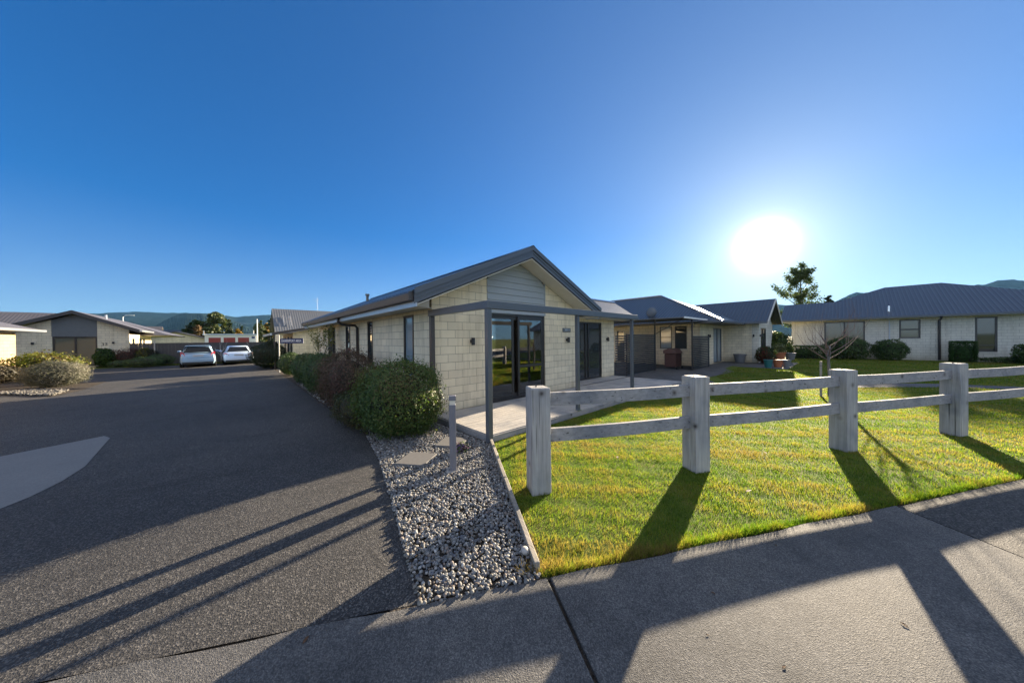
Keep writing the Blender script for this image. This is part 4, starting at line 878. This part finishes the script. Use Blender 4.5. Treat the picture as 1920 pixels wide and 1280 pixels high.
def shrub(name, label, c, r, n, leaf, pal, seed, group=None, sq=1.0, mat=None, flat=.0, lump=.08, core=(.02, .025, .012), box=False, spike=0.0, aspect=.5, cat='shrub', rot=0.0):
    rs = np.random.RandomState(seed); t = thing(name, label, cat, (c[0], c[1], 0), group); r = np.array(r, float)
    D = rs.normal(0, 1, (n, 3)); D /= np.linalg.norm(D, axis=1, keepdims=True)
    if sq != 1: D = np.sign(D) * np.abs(D) ** sq
    if box: D = D / np.max(np.abs(D), 1, keepdims=True)
    lumpf = 1 + lump * (np.sin(D[:, 0] * 5 + seed) * np.sin(D[:, 1] * 6 + seed * 2) + .7 * np.sin(D[:, 2] * 7 + D[:, 0] * 4 + seed) + .45 * np.sin(D[:, 0] * 13 + D[:, 1] * 11 + seed))
    rad = (1 - np.abs(rs.normal(0, .10, n))) * lumpf + spike * rs.rand(n) ** 6
    zc = r[2] * (.52 if not box else .5)
    Q = D * rad[:, None] * r * np.array([1, 1, .52])
    ca, sa = math.cos(rot), math.sin(rot); X = Q[:, 0] * ca - Q[:, 1] * sa; Y = Q[:, 0] * sa + Q[:, 1] * ca
    P = np.stack([X + c[0], Y + c[1], Q[:, 2] + zc], 1); keep = P[:, 2] > .03; P = P[keep]; D = D[keep]
    D2 = np.stack([D[:, 0] * ca - D[:, 1] * sa, D[:, 0] * sa + D[:, 1] * ca, D[:, 2]], 1)
    V, F = leaf_arrays(P, D2, leaf, rs, aspect); col = tints(P, len(P), pal, rs, 5.0 / max(r.max(), .3))
    npmesh('foliage', V, F, col, mat or LEAF, t)
    b = MB()  # solid dark core added inside the leaves to block light
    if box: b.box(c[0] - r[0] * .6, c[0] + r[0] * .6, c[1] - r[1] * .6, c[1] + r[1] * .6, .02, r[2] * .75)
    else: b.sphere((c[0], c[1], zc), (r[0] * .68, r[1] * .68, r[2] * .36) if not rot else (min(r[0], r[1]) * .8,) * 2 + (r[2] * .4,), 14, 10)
    st = simple('dark_core', (.03, .026, .018), .95); obj('light_block_core', b, st, t, smooth=not box)
    return t
G1 = [(.042, .080, .024), (.065, .110, .032), (.090, .130, .040), (.13, .155, .045), (.12, .082, .042)]
G2 = [(.040, .076, .026), (.062, .102, .034), (.090, .122, .044)]
PUR = [(.080, .044, .036), (.13, .060, .048), (.065, .066, .034), (.16, .092, .068)]
LAV = [(.10, .10, .075), (.16, .155, .12), (.07, .075, .05), (.20, .18, .155)]
YG = [(.06, .085, .012), (.12, .14, .02), (.17, .17, .035), (.10, .06, .02)]
RED = [(.13, .05, .035), (.09, .04, .03), (.17, .08, .06)]
shrub('round_bush', 'large clipped round bush by the gable corner, sunlit on its right side', (-.90, -.42), (.70, .80, 1.25), 34000, .0195, G1, 31, lump=.055, spike=.22, sq=.86)
shrub('low_shrub', 'low sprawling green shrub at the left foot of the large round bush', (-1.32, .75), (.36, .85, .66), 9000, .016, [(.03, .045, .016), (.05, .06, .022), (.06, .045, .022)], 32, lump=.12, spike=.2, mat=LEAFDULL)
shrub('purple_bush', 'dark purple brown bush along the house wall behind the round bush', (-.95, 2.75), (.62, 1.15, 1.38), 22000, .026, PUR, 33, lump=.10, spike=.32, aspect=.26, mat=LEAFDULL)
shrub('pale_bush', 'light green loose bush between the purple bush and the green hedge bush', (-1.0, 4.3), (.42, .55, 1.22), 6000, .022, [(.045, .065, .022), (.07, .085, .03), (.09, .09, .04)], 34, lump=.10, spike=.15)
shrub('clipped_bush', 'broad clipped green bush by the house windows, left of the pale bush', (-.98, 5.9), (.56, 1.25, 1.27), 16000, .023, G2, 35, lump=.06, spike=.12, mat=LEAFDULL)
shrub('clipped_bush', 'smaller flat topped green bush farther along the driveway edge', (-1.0, 8.9), (.50, 1.0, 1.18), 9000, .026, G2, 36, lump=.06, spike=.12, mat=LEAFDULL)
shrub('clipped_bush', 'green bush at the foot of the blue area sign', (-1.05, 13.0), (.55, 1.3, 1.12), 7000, .03, [(.03, .055, .016), (.05, .08, .02)], 37, lump=.06, mat=LEAFDULL)
shrub('dark_bush', 'dark rounded bush at the far end of the driveway bed beside the fence', (-1.55, 19.6), (1.0, 2.0, 1.62), 9000, .04, [(.014, .026, .01), (.022, .036, .014), (.03, .04, .02)], 38, lump=.07, mat=LEAFDULL)
shrub('lavender_bush', 'grey lavender bush at the edge of the sunlit driveway on the left', (-8.45, 15.35), (.80, .62, .96), 13000, .042, LAV, 39, lump=.07, spike=.22, aspect=.14, mat=LEAFDULL, cat='lavender')
shrub('rose_bush', 'yellow green leafy bush behind the grey lavender', (-10.1, 20.6), (1.15, .7, 1.2), 5000, .05, YG, 40, lump=.12, spike=.35)
shrub('dark_bush', 'dark low brown bush at the left foot of the sunlit house corner', (-11.0, 19.2), (.8, .6, .8), 3000, .04, [(.03, .02, .012), (.04, .035, .018)], 41, mat=LEAFDULL)
shrub('round_bush', 'dark green round bush beside the wide window of house 33', (-10.1, 29.9), (.52, .5, 1.35), 4000, .05, [(.02, .045, .01), (.045, .085, .015), (.09, .13, .02)], 42, lump=.1)
shrub('russet_shrub', 'reddish brown twiggy shrub below the house number 33', (-9.15, 30.1), (.85, .5, 1.25), 4500, .05, RED, 43, lump=.14, spike=.3, aspect=.2)
shrub('yellow_shrub', 'yellow green shrub at the right corner of house 33', (-8.3, 29.9), (.42, .4, 1.25), 2500, .05, YG, 44, lump=.1, spike=.2)
shrub('mound_shrub', 'small low green mound in front of the reddish shrub', (-9.3, 28.9), (.55, .4, .48), 1800, .03, G2, 45, mat=LEAFDULL)
shrub('mound_shrub', 'wide low clipped green mound left of the station wagon', (-7.9, 27.2), (.95, .6, .72), 4000, .03, G2, 46, mat=LEAFDULL)
shrub('mound_shrub', 'clipped green mound nearest the steel fence and the station wagon', (-7.35, 28.8), (.8, .6, .85), 3500, .03, G2, 47, mat=LEAFDULL)
shrub('dark_bush', 'dark dome shaped bush in front of the carport wall', (-8.15, 30.0), (.75, .6, 1.25), 3500, .04, [(.022, .024, .012), (.032, .032, .016)], 48, mat=LEAFDULL)
shrub('round_bush', 'large leafy bush with sunlit rim between the gabled wing and the long house', (27.6, -2.35), (1.05, .9, 1.95), 7000, .06, [(.03, .055, .016), (.05, .08, .02), (.10, .13, .03)], 49, lump=.08, spike=.1)
shrub('clipped_hedge', 'dark rectangular clipped hedge left of the bare tree', (28.7, -4.0), (.6, 1.0, .95), 7000, .045, G2, 50, box=True, lump=.02)
shrub('spreading_bush', 'wide dark bush under the window of the long house, behind the bare tree', (29.1, -6.0), (.8, 1.25, 1.45), 6000, .05, G2, 51, lump=.12, spike=.15)
shrub('spreading_bush', 'dark rounded bush right of the bare tree against the long house wall', (29.3, -7.95), (.7, .80, 1.32), 4500, .05, G2, 52, lump=.10, spike=.1)
shrub('clipped_hedge', 'neat cube shaped green hedge beside the tall window of the long house', (29.6, -10.75), (.5, .46, 1.25), 7000, .04, [(.025, .06, .015), (.04, .085, .02)], 53, box=True, lump=.01)
shrub('spreading_bush', 'dark leafy bush at the right edge of the long house wall', (29.0, -12.75), (.6, .55, 1.1), 2500, .06, G2, 54, lump=.12, spike=.2)
shrub('flower_bush', 'dark bush with a few red flowers at the front corner of the gabled wing', (20.9, -2.65), (.6, .5, 1.05), 4000, .035, [(.02, .045, .012), (.03, .055, .016), (.03, .05, .015), (.16, .02, .02)], 55, lump=.1, spike=.15)
shrub('ground_cover', 'dark ground cover strip along the base of the long house', (29.9, -13.2), (.35, 2.0, .35), 2500, .05, G2, 56, mat=LEAFDULL)
# little flowering plant beside the bollard
fl = shrub('flower_plant', 'small plant with purple flowers just behind the bollard light', (-.62, -2.02), (.13, .12, .16), 500, .014, [(.05, .10, .02), (.09, .14, .03), (.22, .08, .35)], 57, cat='plant')

def branchy(mb, p, d, L, r, depth, rs, spread=.55, up=.15, tips=None, kids=(2, 3), seg=4, shrink=.7):
    pts = [p]; rad = [r]; q = p.copy(); dd = d.copy()
    for i in range(seg):
        dd = (dd + Vector((rs.uniform(-.13, .13), rs.uniform(-.13, .13), rs.uniform(-.05, .12) + up * .2))).normalized(); q = q + dd * (L / seg); pts.append(q.copy()); rad.append(r * (1 - .45 * (i + 1) / seg))
    mb.tube(pts, rad, 6 if r > .012 else 4, cap=False)
    if tips is not None and depth <= 1: tips += pts[1:]
    if depth > 0:
        for k in range(rs.randint(*kids)):
            t = rs.uniform(.45, 1.0) if k else 1.0; b_ = pts[max(1, int(t * seg))]
            ax = Vector((rs.uniform(-1, 1), rs.uniform(-1, 1), rs.uniform(-.25, .6))).normalized(); nd = (dd + ax * spread * rs.uniform(.7, 1.3) + Vector((0, 0, up))).normalized()
            branchy(mb, b_, nd, L * shrink * rs.uniform(.75, 1.15), rad[-1] * rs.uniform(.55, .8), depth - 1, rs, spread, up, tips, kids, seg, shrink)
# bare tree on the lawn with its stake
rs = random.Random(5); BT = thing('bare_tree', 'small leafless tree on the lawn behind the third fence post', 'tree', (9.1, -5.62, 0))
b = MB(); b.tube([(9.1, -5.62, -.05), (9.11, -5.62, .5), (9.09, -5.60, 1.0), (9.12, -5.62, 1.42)], [.045, .036, .03, .028], 8); obj('trunk', b, BARK, BT, smooth=True)
b = MB(); tips = []
for k in range(11):
    a = k * 2.4; el_ = .2 + .6 * (k % 4) / 3; z = .95 + .045 * k
    branchy(b, Vector((9.1, -5.61, z)), Vector((math.cos(a) * math.cos(el_), math.sin(a) * math.cos(el_), math.sin(el_))).normalized(), .58 + .14 * (k % 3), .0125, 3, rs, .62, .34, tips, (2, 3), 4, .72)
obj('crown', b, m_wood('reddish_twig', (.13, .085, .07), (.26, .19, .165), 2, .9, False), BT)
b = MB(); b.box(8.97, 9.02, -5.48, -5.43, -.05, .98); tag(obj('tree_stake', b, EDGEW), 'short timber stake beside the bare tree trunk', 'stake')

def sapling(label, x, y, h, seed, mat=PALEBARK, leaves=None, group=None, pal=None, lsize=.05):
    rs = random.Random(seed); t = thing('sapling', label, 'tree', (x, y, 0), group); b = MB(); b.tube([(x, y, -.02), (x + .02, y, h * .3), (x, y + .02, h * .55)], [.04, .032, .026], 7); obj('trunk', b, mat, t, smooth=True)
    b = MB(); tips = []
    for k in range(4):
        a = k * 1.7 + seed; branchy(b, Vector((x, y + .01, h * (.35 + .06 * k))), Vector((math.cos(a) * .55, math.sin(a) * .55, .8)).normalized(), h * .32, .017, 2, rs, .4, .25, tips)
    obj('crown', b, mat, t)
    if leaves:
        rs2 = np.random.RandomState(seed); T = np.array([q[:] for q in tips]); P = T[rs2.randint(0, len(T), leaves)] + rs2.normal(0, lsize, (leaves, 3)); V, F = leaf_arrays(P, rs2.normal(0, 1, (leaves, 3)), lsize * .7, rs2); npmesh('foliage', V, F, tints(P, leaves, pal, rs2, 3), LEAF, t)
    return t
sapling('pale bare sapling between the two parked cars', -4.05, 29.1, 1.75, 3)
sapling('pale bare sapling at the right side of the white sedan', -2.05, 28.6, 1.75, 4)
sapling('slim young tree with pale yellow leaves against the nearest house wall', -.62, 7.6, 2.15, 8, BARK, 900, None, [(.16, .17, .05), (.22, .2, .08), (.10, .12, .03)], .05)

def tree(label, x, y, h, wr, pal, seed, conifer=False, n=6000, leaf=.35, base=.12, mat=LEAFDULL, group='trees beyond the houses', gaps=.0, nb=70, cl=(.16, .34)):
    rs = np.random.RandomState(seed); t = thing('conifer_tree' if conifer else 'leafy_tree', label, 'tree', (x, y, 0), group); b = MB()
    b.tube([(x, y, -.2), (x + .1, y, h * .4), (x, y, h * .93)], [h * .022 + .05, h * .016 + .03, .02], 8); rr = random.Random(seed)
    for k in range(10):
        a = rr.random() * 6.28; z = h * (base + .1 + .65 * k / 10); L = wr * (.75 if not conifer else .8 * (1 - z / h) + .1); b.tube([(x, y, z), (x + math.cos(a) * L * .5, y + math.sin(a) * L * .5, z + L * .25), (x + math.cos(a) * L, y + math.sin(a) * L, z + L * .4)], [h * .008 + .01, h * .005 + .008, .008], 5)
    obj('trunk', b, BARK, t)
    tz = rs.rand(nb) ** (.8 if not conifer else 1.1); Cz = h * (base + (1 - base) * tz)
    env = (np.sin(np.clip(tz * .9 + .12, 0, 1) * math.pi) ** .6) if not conifer else np.clip(1.02 - tz, .03, 1) ** .8
    a = rs.rand(nb) * 6.283; rr_ = wr * env * np.sqrt(rs.rand(nb)) * (.95 if not conifer else .9); C = np.stack([x + np.cos(a) * rr_, y + np.sin(a) * rr_, Cz], 1); S = wr * rs.uniform(cl[0], cl[1], nb) * (1 if not conifer else .55 + .6 * (1 - tz))
    if gaps: C = C[int(nb * gaps):]; S = S[int(nb * gaps):]
    i = rs.randint(0, len(C), n); Dv = rs.normal(0, 1, (n, 3)); Dv /= np.linalg.norm(Dv, axis=1, keepdims=True); P = C[i] + Dv * (S[i] * rs.rand(n) ** .45)[:, None] * np.array([1, 1, .7]); P[:, 2] = np.maximum(P[:, 2], .3)
    V, F = leaf_arrays(P, Dv, leaf, rs); bt = rs.uniform(.7, 1.3, len(C))[i][:, None]; npmesh('crown', V, F, tints(P, n, pal, rs, 2.2 / wr) * bt, mat, t)
    return t
DG = [(.018, .034, .012), (.03, .05, .016), (.045, .065, .02)]; MG = [(.035, .055, .018), (.06, .08, .025), (.09, .10, .03)]; AU = [(.22, .13, .02), (.30, .19, .03), (.16, .09, .02)]
tree('tall rounded green tree in the middle of the far left group', -6.2, 79, 7.6, 2.6, MG, 61, n=5000, leaf=.26)
tree('broad dark tree at the left of the far left group', -9.0, 80, 5.9, 2.2, DG, 62, n=4000, leaf=.26)
tree('orange brown tree before the tall rounded green tree', -8.3, 74, 4.8, 1.1, [(.10, .06, .025), (.14, .08, .03), (.06, .05, .02)], 63, n=2500, leaf=.2)
tree('dark pointed conifer right of the tall rounded tree', -4.0, 72, 5.9, 1.1, DG, 64, True, n=3000, leaf=.2)
tree('golden autumn tree behind the white building', -2.9, 74, 4.3, 1.0, AU, 65, n=2200, leaf=.18, mat=LEAF)
tree('slender blue green conifer right of the golden tree', -2.1, 84, 5.4, .7, [(.03, .055, .03), (.04, .065, .035)], 66, True, n=2000, leaf=.2)
tree('round green tree above the right end of the white building', .4, 76, 5.4, 1.7, MG, 67, n=3500, leaf=.22)
tree('yellowing tree peeking between the green trees above the white building', 2.0, 80, 5.7, 1.2, AU, 68, n=2200, leaf=.22, mat=LEAF)
tree('dark conifer against the round green tree', .6, 72, 5.9, .7, DG, 69, True, n=2000, leaf=.18)
tree('bushy dark tree beside the steep grey roof', 2.2, 66, 6.2, 1.6, DG, 70, n=3500, leaf=.22)
tree('small dark tree at the right of the tall feathery tree', 57, -4.3, 7.3, 1.4, DG, 72, n=3000, leaf=.18, nb=90, cl=(.10, .22))
tree('low round tree at the left foot of the tall feathery tree', 50, 1.6, 5.6, 1.6, MG, 73, n=3000, leaf=.18, nb=90, cl=(.10, .22))

def airy_tree(label, x, y, h, wr, pal, seed, n, leaf, group='trees beyond the houses'):
    rr = random.Random(seed); rs = np.random.RandomState(seed); t = thing('leafy_tree', label, 'tree', (x, y, 0), group); b = MB(); tips = []
    b.tube([(x, y, -.2), (x + .15, y + .1, h * .35), (x - .1, y, h * .7), (x + .05, y, h * .94)], [h * .02, h * .015, h * .009, .02], 7); obj('trunk', b, BARK, t, smooth=True)
    b = MB()
    for k in range(26):
        q = .16 + .8 * (k / 26) + rr.uniform(-.02, .02); a = k * 2.4 + rr.uniform(-.4, .4); L = wr * (.62 * math.sin(min(1, (1 - q) * 1.25 + .10) * math.pi / 2) + .06) * rr.uniform(.65, 1.2)
        branchy(b, Vector((x, y, h * q)), Vector((math.cos(a), math.sin(a), .35 + .6 * q)).normalized(), L, h * .006 * (1.2 - q) + .01, 2, rr, .55, .12, tips, (2, 4), 4, .62)
    br = obj('limbs', b, BARK, t); T = np.array([q[:] for q in tips]); i = rs.randint(0, len(T), n); P = T[i] + rs.normal(0, 1, (n, 3)) * np.array([.17, .17, .13]) * wr / 3
    V, F = leaf_arrays(P, rs.normal(0, 1, (n, 3)), leaf, rs); npmesh('crown', V, F, tints(P, n, pal, rs, 1.2), LEAF, t); return t
airy_tree('tall loose feathery tree under the sun behind the long house', 58, -1.6, 11.6, 3.6, [(.05, .075, .03), (.075, .10, .04), (.11, .13, .06)], 171, 11000, .13)

# ------------------------------------------------------------------ pots on the patio
def pot(label, x, y, r, h, mat, group='pots on the patio', plant=None):
    t = thing('plant_pot', label, 'pot', (x, y, .01), group); b = MB(); b.tube([(x, y, .012), (x, y, .012 + h * .88), (x, y, .012 + h * .88), (x, y, .012 + h)], [r * .72, r * .98, r * 1.08, r * 1.08], 18); obj('pot', b, mat, t, smooth=False)
    if plant:
        rs = np.random.RandomState(int(x * 100)); n = 700; D = rs.normal(0, 1, (n, 3)); D /= np.linalg.norm(D, axis=1, keepdims=True); P = D * (rs.rand(n) ** .4)[:, None] * np.array([r * 1.25, r * 1.25, plant]) + np.array([x, y, h + plant * .6]); V, F = leaf_arrays(P, D, .05, rs); npmesh('foliage', V, F, tints(P, n, [(.12, .13, .06), (.2, .2, .11), (.07, .09, .03)], rs, 4), LEAF, t)
pot('teal glazed pot, leftmost in the sunny patio row', 18.15, -3.12, .20, .42, TEAL); pot('terracotta pot in the middle of the sunny patio row', 18.75, -3.45, .21, .40, TERRA); pot('grey brown pot at the right end of the sunny patio row', 18.95, -3.78, .19, .40, GREYPOT)
pot('large pot with pale grey plant behind the sunny patio row', 25.2, -2.8, .36, .55, TERRA, plant=.42); pot('dark pot next to the pot with the pale grey plant', 26.0, -3.3, .3, .5, GREYPOT)
pot('wide dark bowl pot against the wing wall of the middle house', 21.2, -1.3, .34, .55, GREYPOT)

# ------------------------------------------------------------------ area sign
SG = thing('area_sign', 'blue area sign on a pale pole beside the driveway', 'sign', (-1.5, 15.5, 0))
b = MB(); b.cyl(-1.32, 15.33, 0, 2.08, .028, 10); obj('pole', b, simple('pale_pole', (.55, .54, .48), .5), SG)
# the blade faces the driveway entrance
sx_, sy_ = .7394, -.6732
b = MB(); b.obox(Vector((-1.32, 15.33)), (sx_, sy_), (-sy_, sx_), .05, 1.36, -.012, .012, 1.60, 1.88); sg = obj('sign_blade', b, simple('sign_blue', (.012, .03, .10), .5), SG)
tx = text(sg, 'lettering', 'DAVENPORT AREA', .175, simple('sign_lettering_white', (.9, .9, .9), .5), (-1.32 + sx_ * .70 + sy_ * .016, 15.33 + sy_ * .70 - sx_ * .016, 1.74), (math.pi / 2, 0, math.atan2(sy_, sx_)), .003, sx=.74)

# ------------------------------------------------------------------ distant street lamps
def lamp(label, x, y, h, mat):
    t = thing('street_lamp', label, 'street lamp', (x, y, 0)); b = MB(); b.tube([(x, y, 0), (x, y, h - .3), (x + .25, y, h), (x + .8, y, h + .05)], [.07, .055, .045, .04], 8); obj('pole', b, mat, t); b = MB(); b.box(x + .7, x + 1.2, y - .1, y + .1, h, h + .1); obj('lamp_head', b, mat, t)
lamp('tall pale street lamp above the roof of house 33', -17.0, 75, 6.4, WHITE)
b = MB(); b.cyl(-7.75, 29.9, 0, 1.86, .035, 8); b.box(-7.82, -7.68, 29.84, 29.96, 1.86, 1.9); tag(obj('marker_post', b, PALEBARK), 'pale slim post at the left end of the steel fence', 'post')

# ------------------------------------------------------------------ cars
CARP1 = simple('silver_blue_paint', (.28, .41, .54), .28, .2, .6, .03); CARP2 = simple('sky_tinted_white_paint', (.58, .70, .88), .25, .0, .6, .03)  # both paints made bluer, standing in for skylight in the shade
TYRE = simple('tyre_rubber', (.015, .015, .015), .8); REDL = simple('tail_light_red', (.32, .012, .016), .2, 0, .7); TRIMC = simple('car_trim', (.03, .03, .03), .5)
CARGLASS = simple('car_glass', (.012, .014, .016), .08, 0, .35, .02)
def car(label, x, y, rz, wagon, paint):
    t = thing('parked_car', label, 'car', (0, 0, 0), 'cars parked by the fence'); W_ = .88; L = 4.6; zb = .98 if wagon else .93
    # lower body: rear at y=0, front at y=L
    st = [(0.0, .78, .38, zb - .16), (.05, .82, .26, zb - .04), (.25, .86, .22, zb), (.9, W_, .20, zb + .0), (2.3, W_, .20, zb - .02), (3.4, W_, .20, zb - .06), (4.1, .84, .22, zb - .16), (4.45, .76, .26, zb - .26), (4.6, .62, .36, zb - .38)]
    b = MB(); vs = []; m = 10
    for yy, w_, z0, z1 in st:
        sec = [(-w_ * .9, z0), (-w_, z0 + .14), (-w_, z0 + (z1 - z0) * .6), (-w_ * .965, z1 - .05), (-w_ * .90, z1), (w_ * .90, z1), (w_ * .965, z1 - .05), (w_, z0 + (z1 - z0) * .6), (w_, z0 + .14), (w_ * .9, z0)]
        vs += [(a, yy, z) for a, z in sec]
    fs = [tuple(range(m)), tuple(range((len(st) - 1) * m, len(st) * m))[::-1]] + [(j * m + i, j * m + (i + 1) % m, (j + 1) * m + (i + 1) % m, (j + 1) * m + i) for j in range(len(st) - 1) for i in range(m)]
    b.add(vs, fs); body = obj('body', b, paint, t, bevel=.03, seg=2, smooth=True)
    # cabin
    if wagon: cs = [(.08, .80, .70, zb, zb + .02), (.42, .80, .62, zb, 1.46), (1.0, .80, .64, zb, 1.50), (2.2, .80, .64, zb - .02, 1.50), (3.3, .80, .60, zb - .06, zb + .02)]
    else: cs = [(.75, .78, .66, zb, zb + .02), (1.35, .80, .58, zb, 1.38), (1.9, .80, .60, zb, 1.42), (2.5, .80, .60, zb - .02, 1.41), (3.45, .80, .60, zb - .06, zb + .0)]
    b = MB(); vs = []
    for yy, wb, wt, z0, z1 in cs: vs += [(-wb, yy, z0 - .03), (-wt - .02, yy, z1 - .05), (-wt + .06, yy, z1), (wt - .06, yy, z1), (wt + .02, yy, z1 - .05), (wb, yy, z0 - .03)]
    fs = [(0, 1, 2, 3, 4, 5), tuple(range(24, 30))[::-1]] + [(j * 6 + i, j * 6 + i + 1, (j + 1) * 6 + i + 1, (j + 1) * 6 + i) for j in range(4) for i in range(5)]; b.add(vs, fs); obj('cabin', b, paint, t, bevel=.025, seg=2, smooth=True)
    def lerp(p, q, s): return tuple(p[i] + (q[i] - p[i]) * s for i in range(3))
    # rear window: on the plane of the cabin's first slope
    a_, c_ = cs[0], cs[1]; n = Vector((0, -(c_[4] - a_[4]), (c_[0] - a_[0]))).normalized() * .012
    def rw(wx, s): return (wx, a_[0] + (c_[0] - a_[0]) * s + n.y, a_[4] + (c_[4] - a_[4]) * s + n.z)
    b = MB(); s0, s1 = (.06, .86) if wagon else (.10, .90); wl = a_[2] - .02; wu = c_[2] - .10
    b.prism([rw(-wl, s0), rw(wl, s0), rw(wu, s1), rw(-wu, s1)], (0, .012, -.004)); obj('rear_window', b, CARGLASS, t)
    for s in (-1, 1):
        b = MB(); p = []
        for yy, wb, wt, z0, z1 in cs[1:4]: p.append((yy, wb, wt, z0, z1))
        y0, y1 = p[0][0] + .12, p[2][0] + .35
        bot = s * (.80 + .004); top = s * (p[1][2] + .045); b.prism([(bot, y0 - .12, zb + .05), (bot, y1 + .3, zb + .03), (top, y1 - .15, p[1][4] - .10), (top, y0 + .12, p[1][4] - .10)], (-s * .012, 0, 0)); obj('side_window', b, CARGLASS, t)
        b = MB()
        if wagon: b.prism([(s * .62, -.012, zb - .20), (s * .83, .05, zb - .22), (s * .85, .12, zb + .08), (s * .78, .10, zb + .10), (s * .66, -.0, zb - .02)], (0, .03, 0))
        else: b.prism([(s * .52, -.012, zb - .22), (s * .80, .03, zb - .22), (s * .85, .14, zb - .03), (s * .72, .03, zb - .02)], (0, .035, 0))
        obj('tail_light', b, REDL, t)
        b = MB(); b.sphere((s * 1.0, 2.95, zb + .08), (.11, .06, .07), 10, 7); obj('mirror', b, paint, t, smooth=True)
        for yy in (.82, 3.72):
            b = MB(); b.tube([(s * .90, yy, .32), (s * .68, yy, .32)], .32, 20); wh = obj('wheel', b, TYRE, t, bevel=.02); b = MB(); b.tube([(s * .905, yy, .32), (s * .88, yy, .32)], .2, 14); obj('rim', b, BRIGHT, wh)
    b = MB(); b.prism([(-.80, -.07, .36), (.80, -.07, .36), (.86, .2, .40), (-.86, .2, .40)], (0, 0, .22)); obj('bumper', b, paint, t, bevel=.03, seg=2)
    b = MB(); b.box(-.75, .75, -.04, .1, .24, .36); obj('bumper_skirt', b, TRIMC, t)
    pz = .80 if wagon else .74
    b = MB(); b.box(-.26, .26, -.03, -.0, pz - .06, pz + .06); obj('number_plate', b, simple('plate_white', (.45, .47, .5), .5), t)
    if wagon:
        b = MB(); b.box(-.6, .6, .30, .48, 1.455, 1.50); obj('spoiler', b, paint, t, bevel=.01); b = MB(); b.tube([(-.3, .2, 1.02), (.05, .16, 1.12)], .012, 6); obj('wiper', b, TRIMC, t)
    t.location = (x, y, .004); t.rotation_euler = (0, 0, rz); return t
car('silver blue station wagon with dark rear window parked by the steel fence', -5.05, 24.2, math.radians(3), True, CARP1)
car('white sedan parked by the steel fence, right of the station wagon', -2.95, 25.2, math.radians(2), False, CARP2)

# ------------------------------------------------------------------ fallen leaves and grit
rl = random.Random(9)
def leaflet(x, y, z, s, a, mat):
    b = MB(); pts = [(-s, 0, 0), (-.3 * s, .38 * s, .12 * s), (.5 * s, .3 * s, .2 * s), (s, 0, .05 * s), (.4 * s, -.32 * s, .22 * s), (-.4 * s, -.34 * s, .1 * s)]; ca, sa = math.cos(a), math.sin(a)
    b.prism([(x + p[0] * ca - p[1] * sa, y + p[0] * sa + p[1] * ca, z + p[2]) for p in pts], (0, 0, .0015)); return b
LB = simple('dead_leaf_brown', (.10, .055, .03), .8, 0, .3, .3, 40); LP = simple('dead_leaf_pale', (.36, .29, .20), .8, 0, .3, .3, 40)
for k in range(26):
    a = rl.uniform(-3.5, 4.2); c_ = rl.uniform(-1.5, -.1); x, y = fp(a, c_)
    tag(obj('fallen_leaf', leaflet(x, y, .02, rl.uniform(.008, .024), rl.random() * 6, LB), LB), 'small curled brown leaf lying on the grey footpath', 'leaf', 'fallen leaves on the footpath')
for k in range(34):
    x = rl.uniform(.3, 6.5); y = rl.uniform(-5.6, -2.3)
    if y < -2.2 - .2 and (y - PE.y) * FN.y + (x - PE.x) * FN.x > .2:
        m = LP if k % 3 else LB; tag(obj('fallen_leaf', leaflet(x, y, .035, rl.uniform(.02, .045), rl.random() * 6, m), m), 'dry curled leaf lying on the sunny lawn', 'leaf', 'fallen leaves on the lawn')
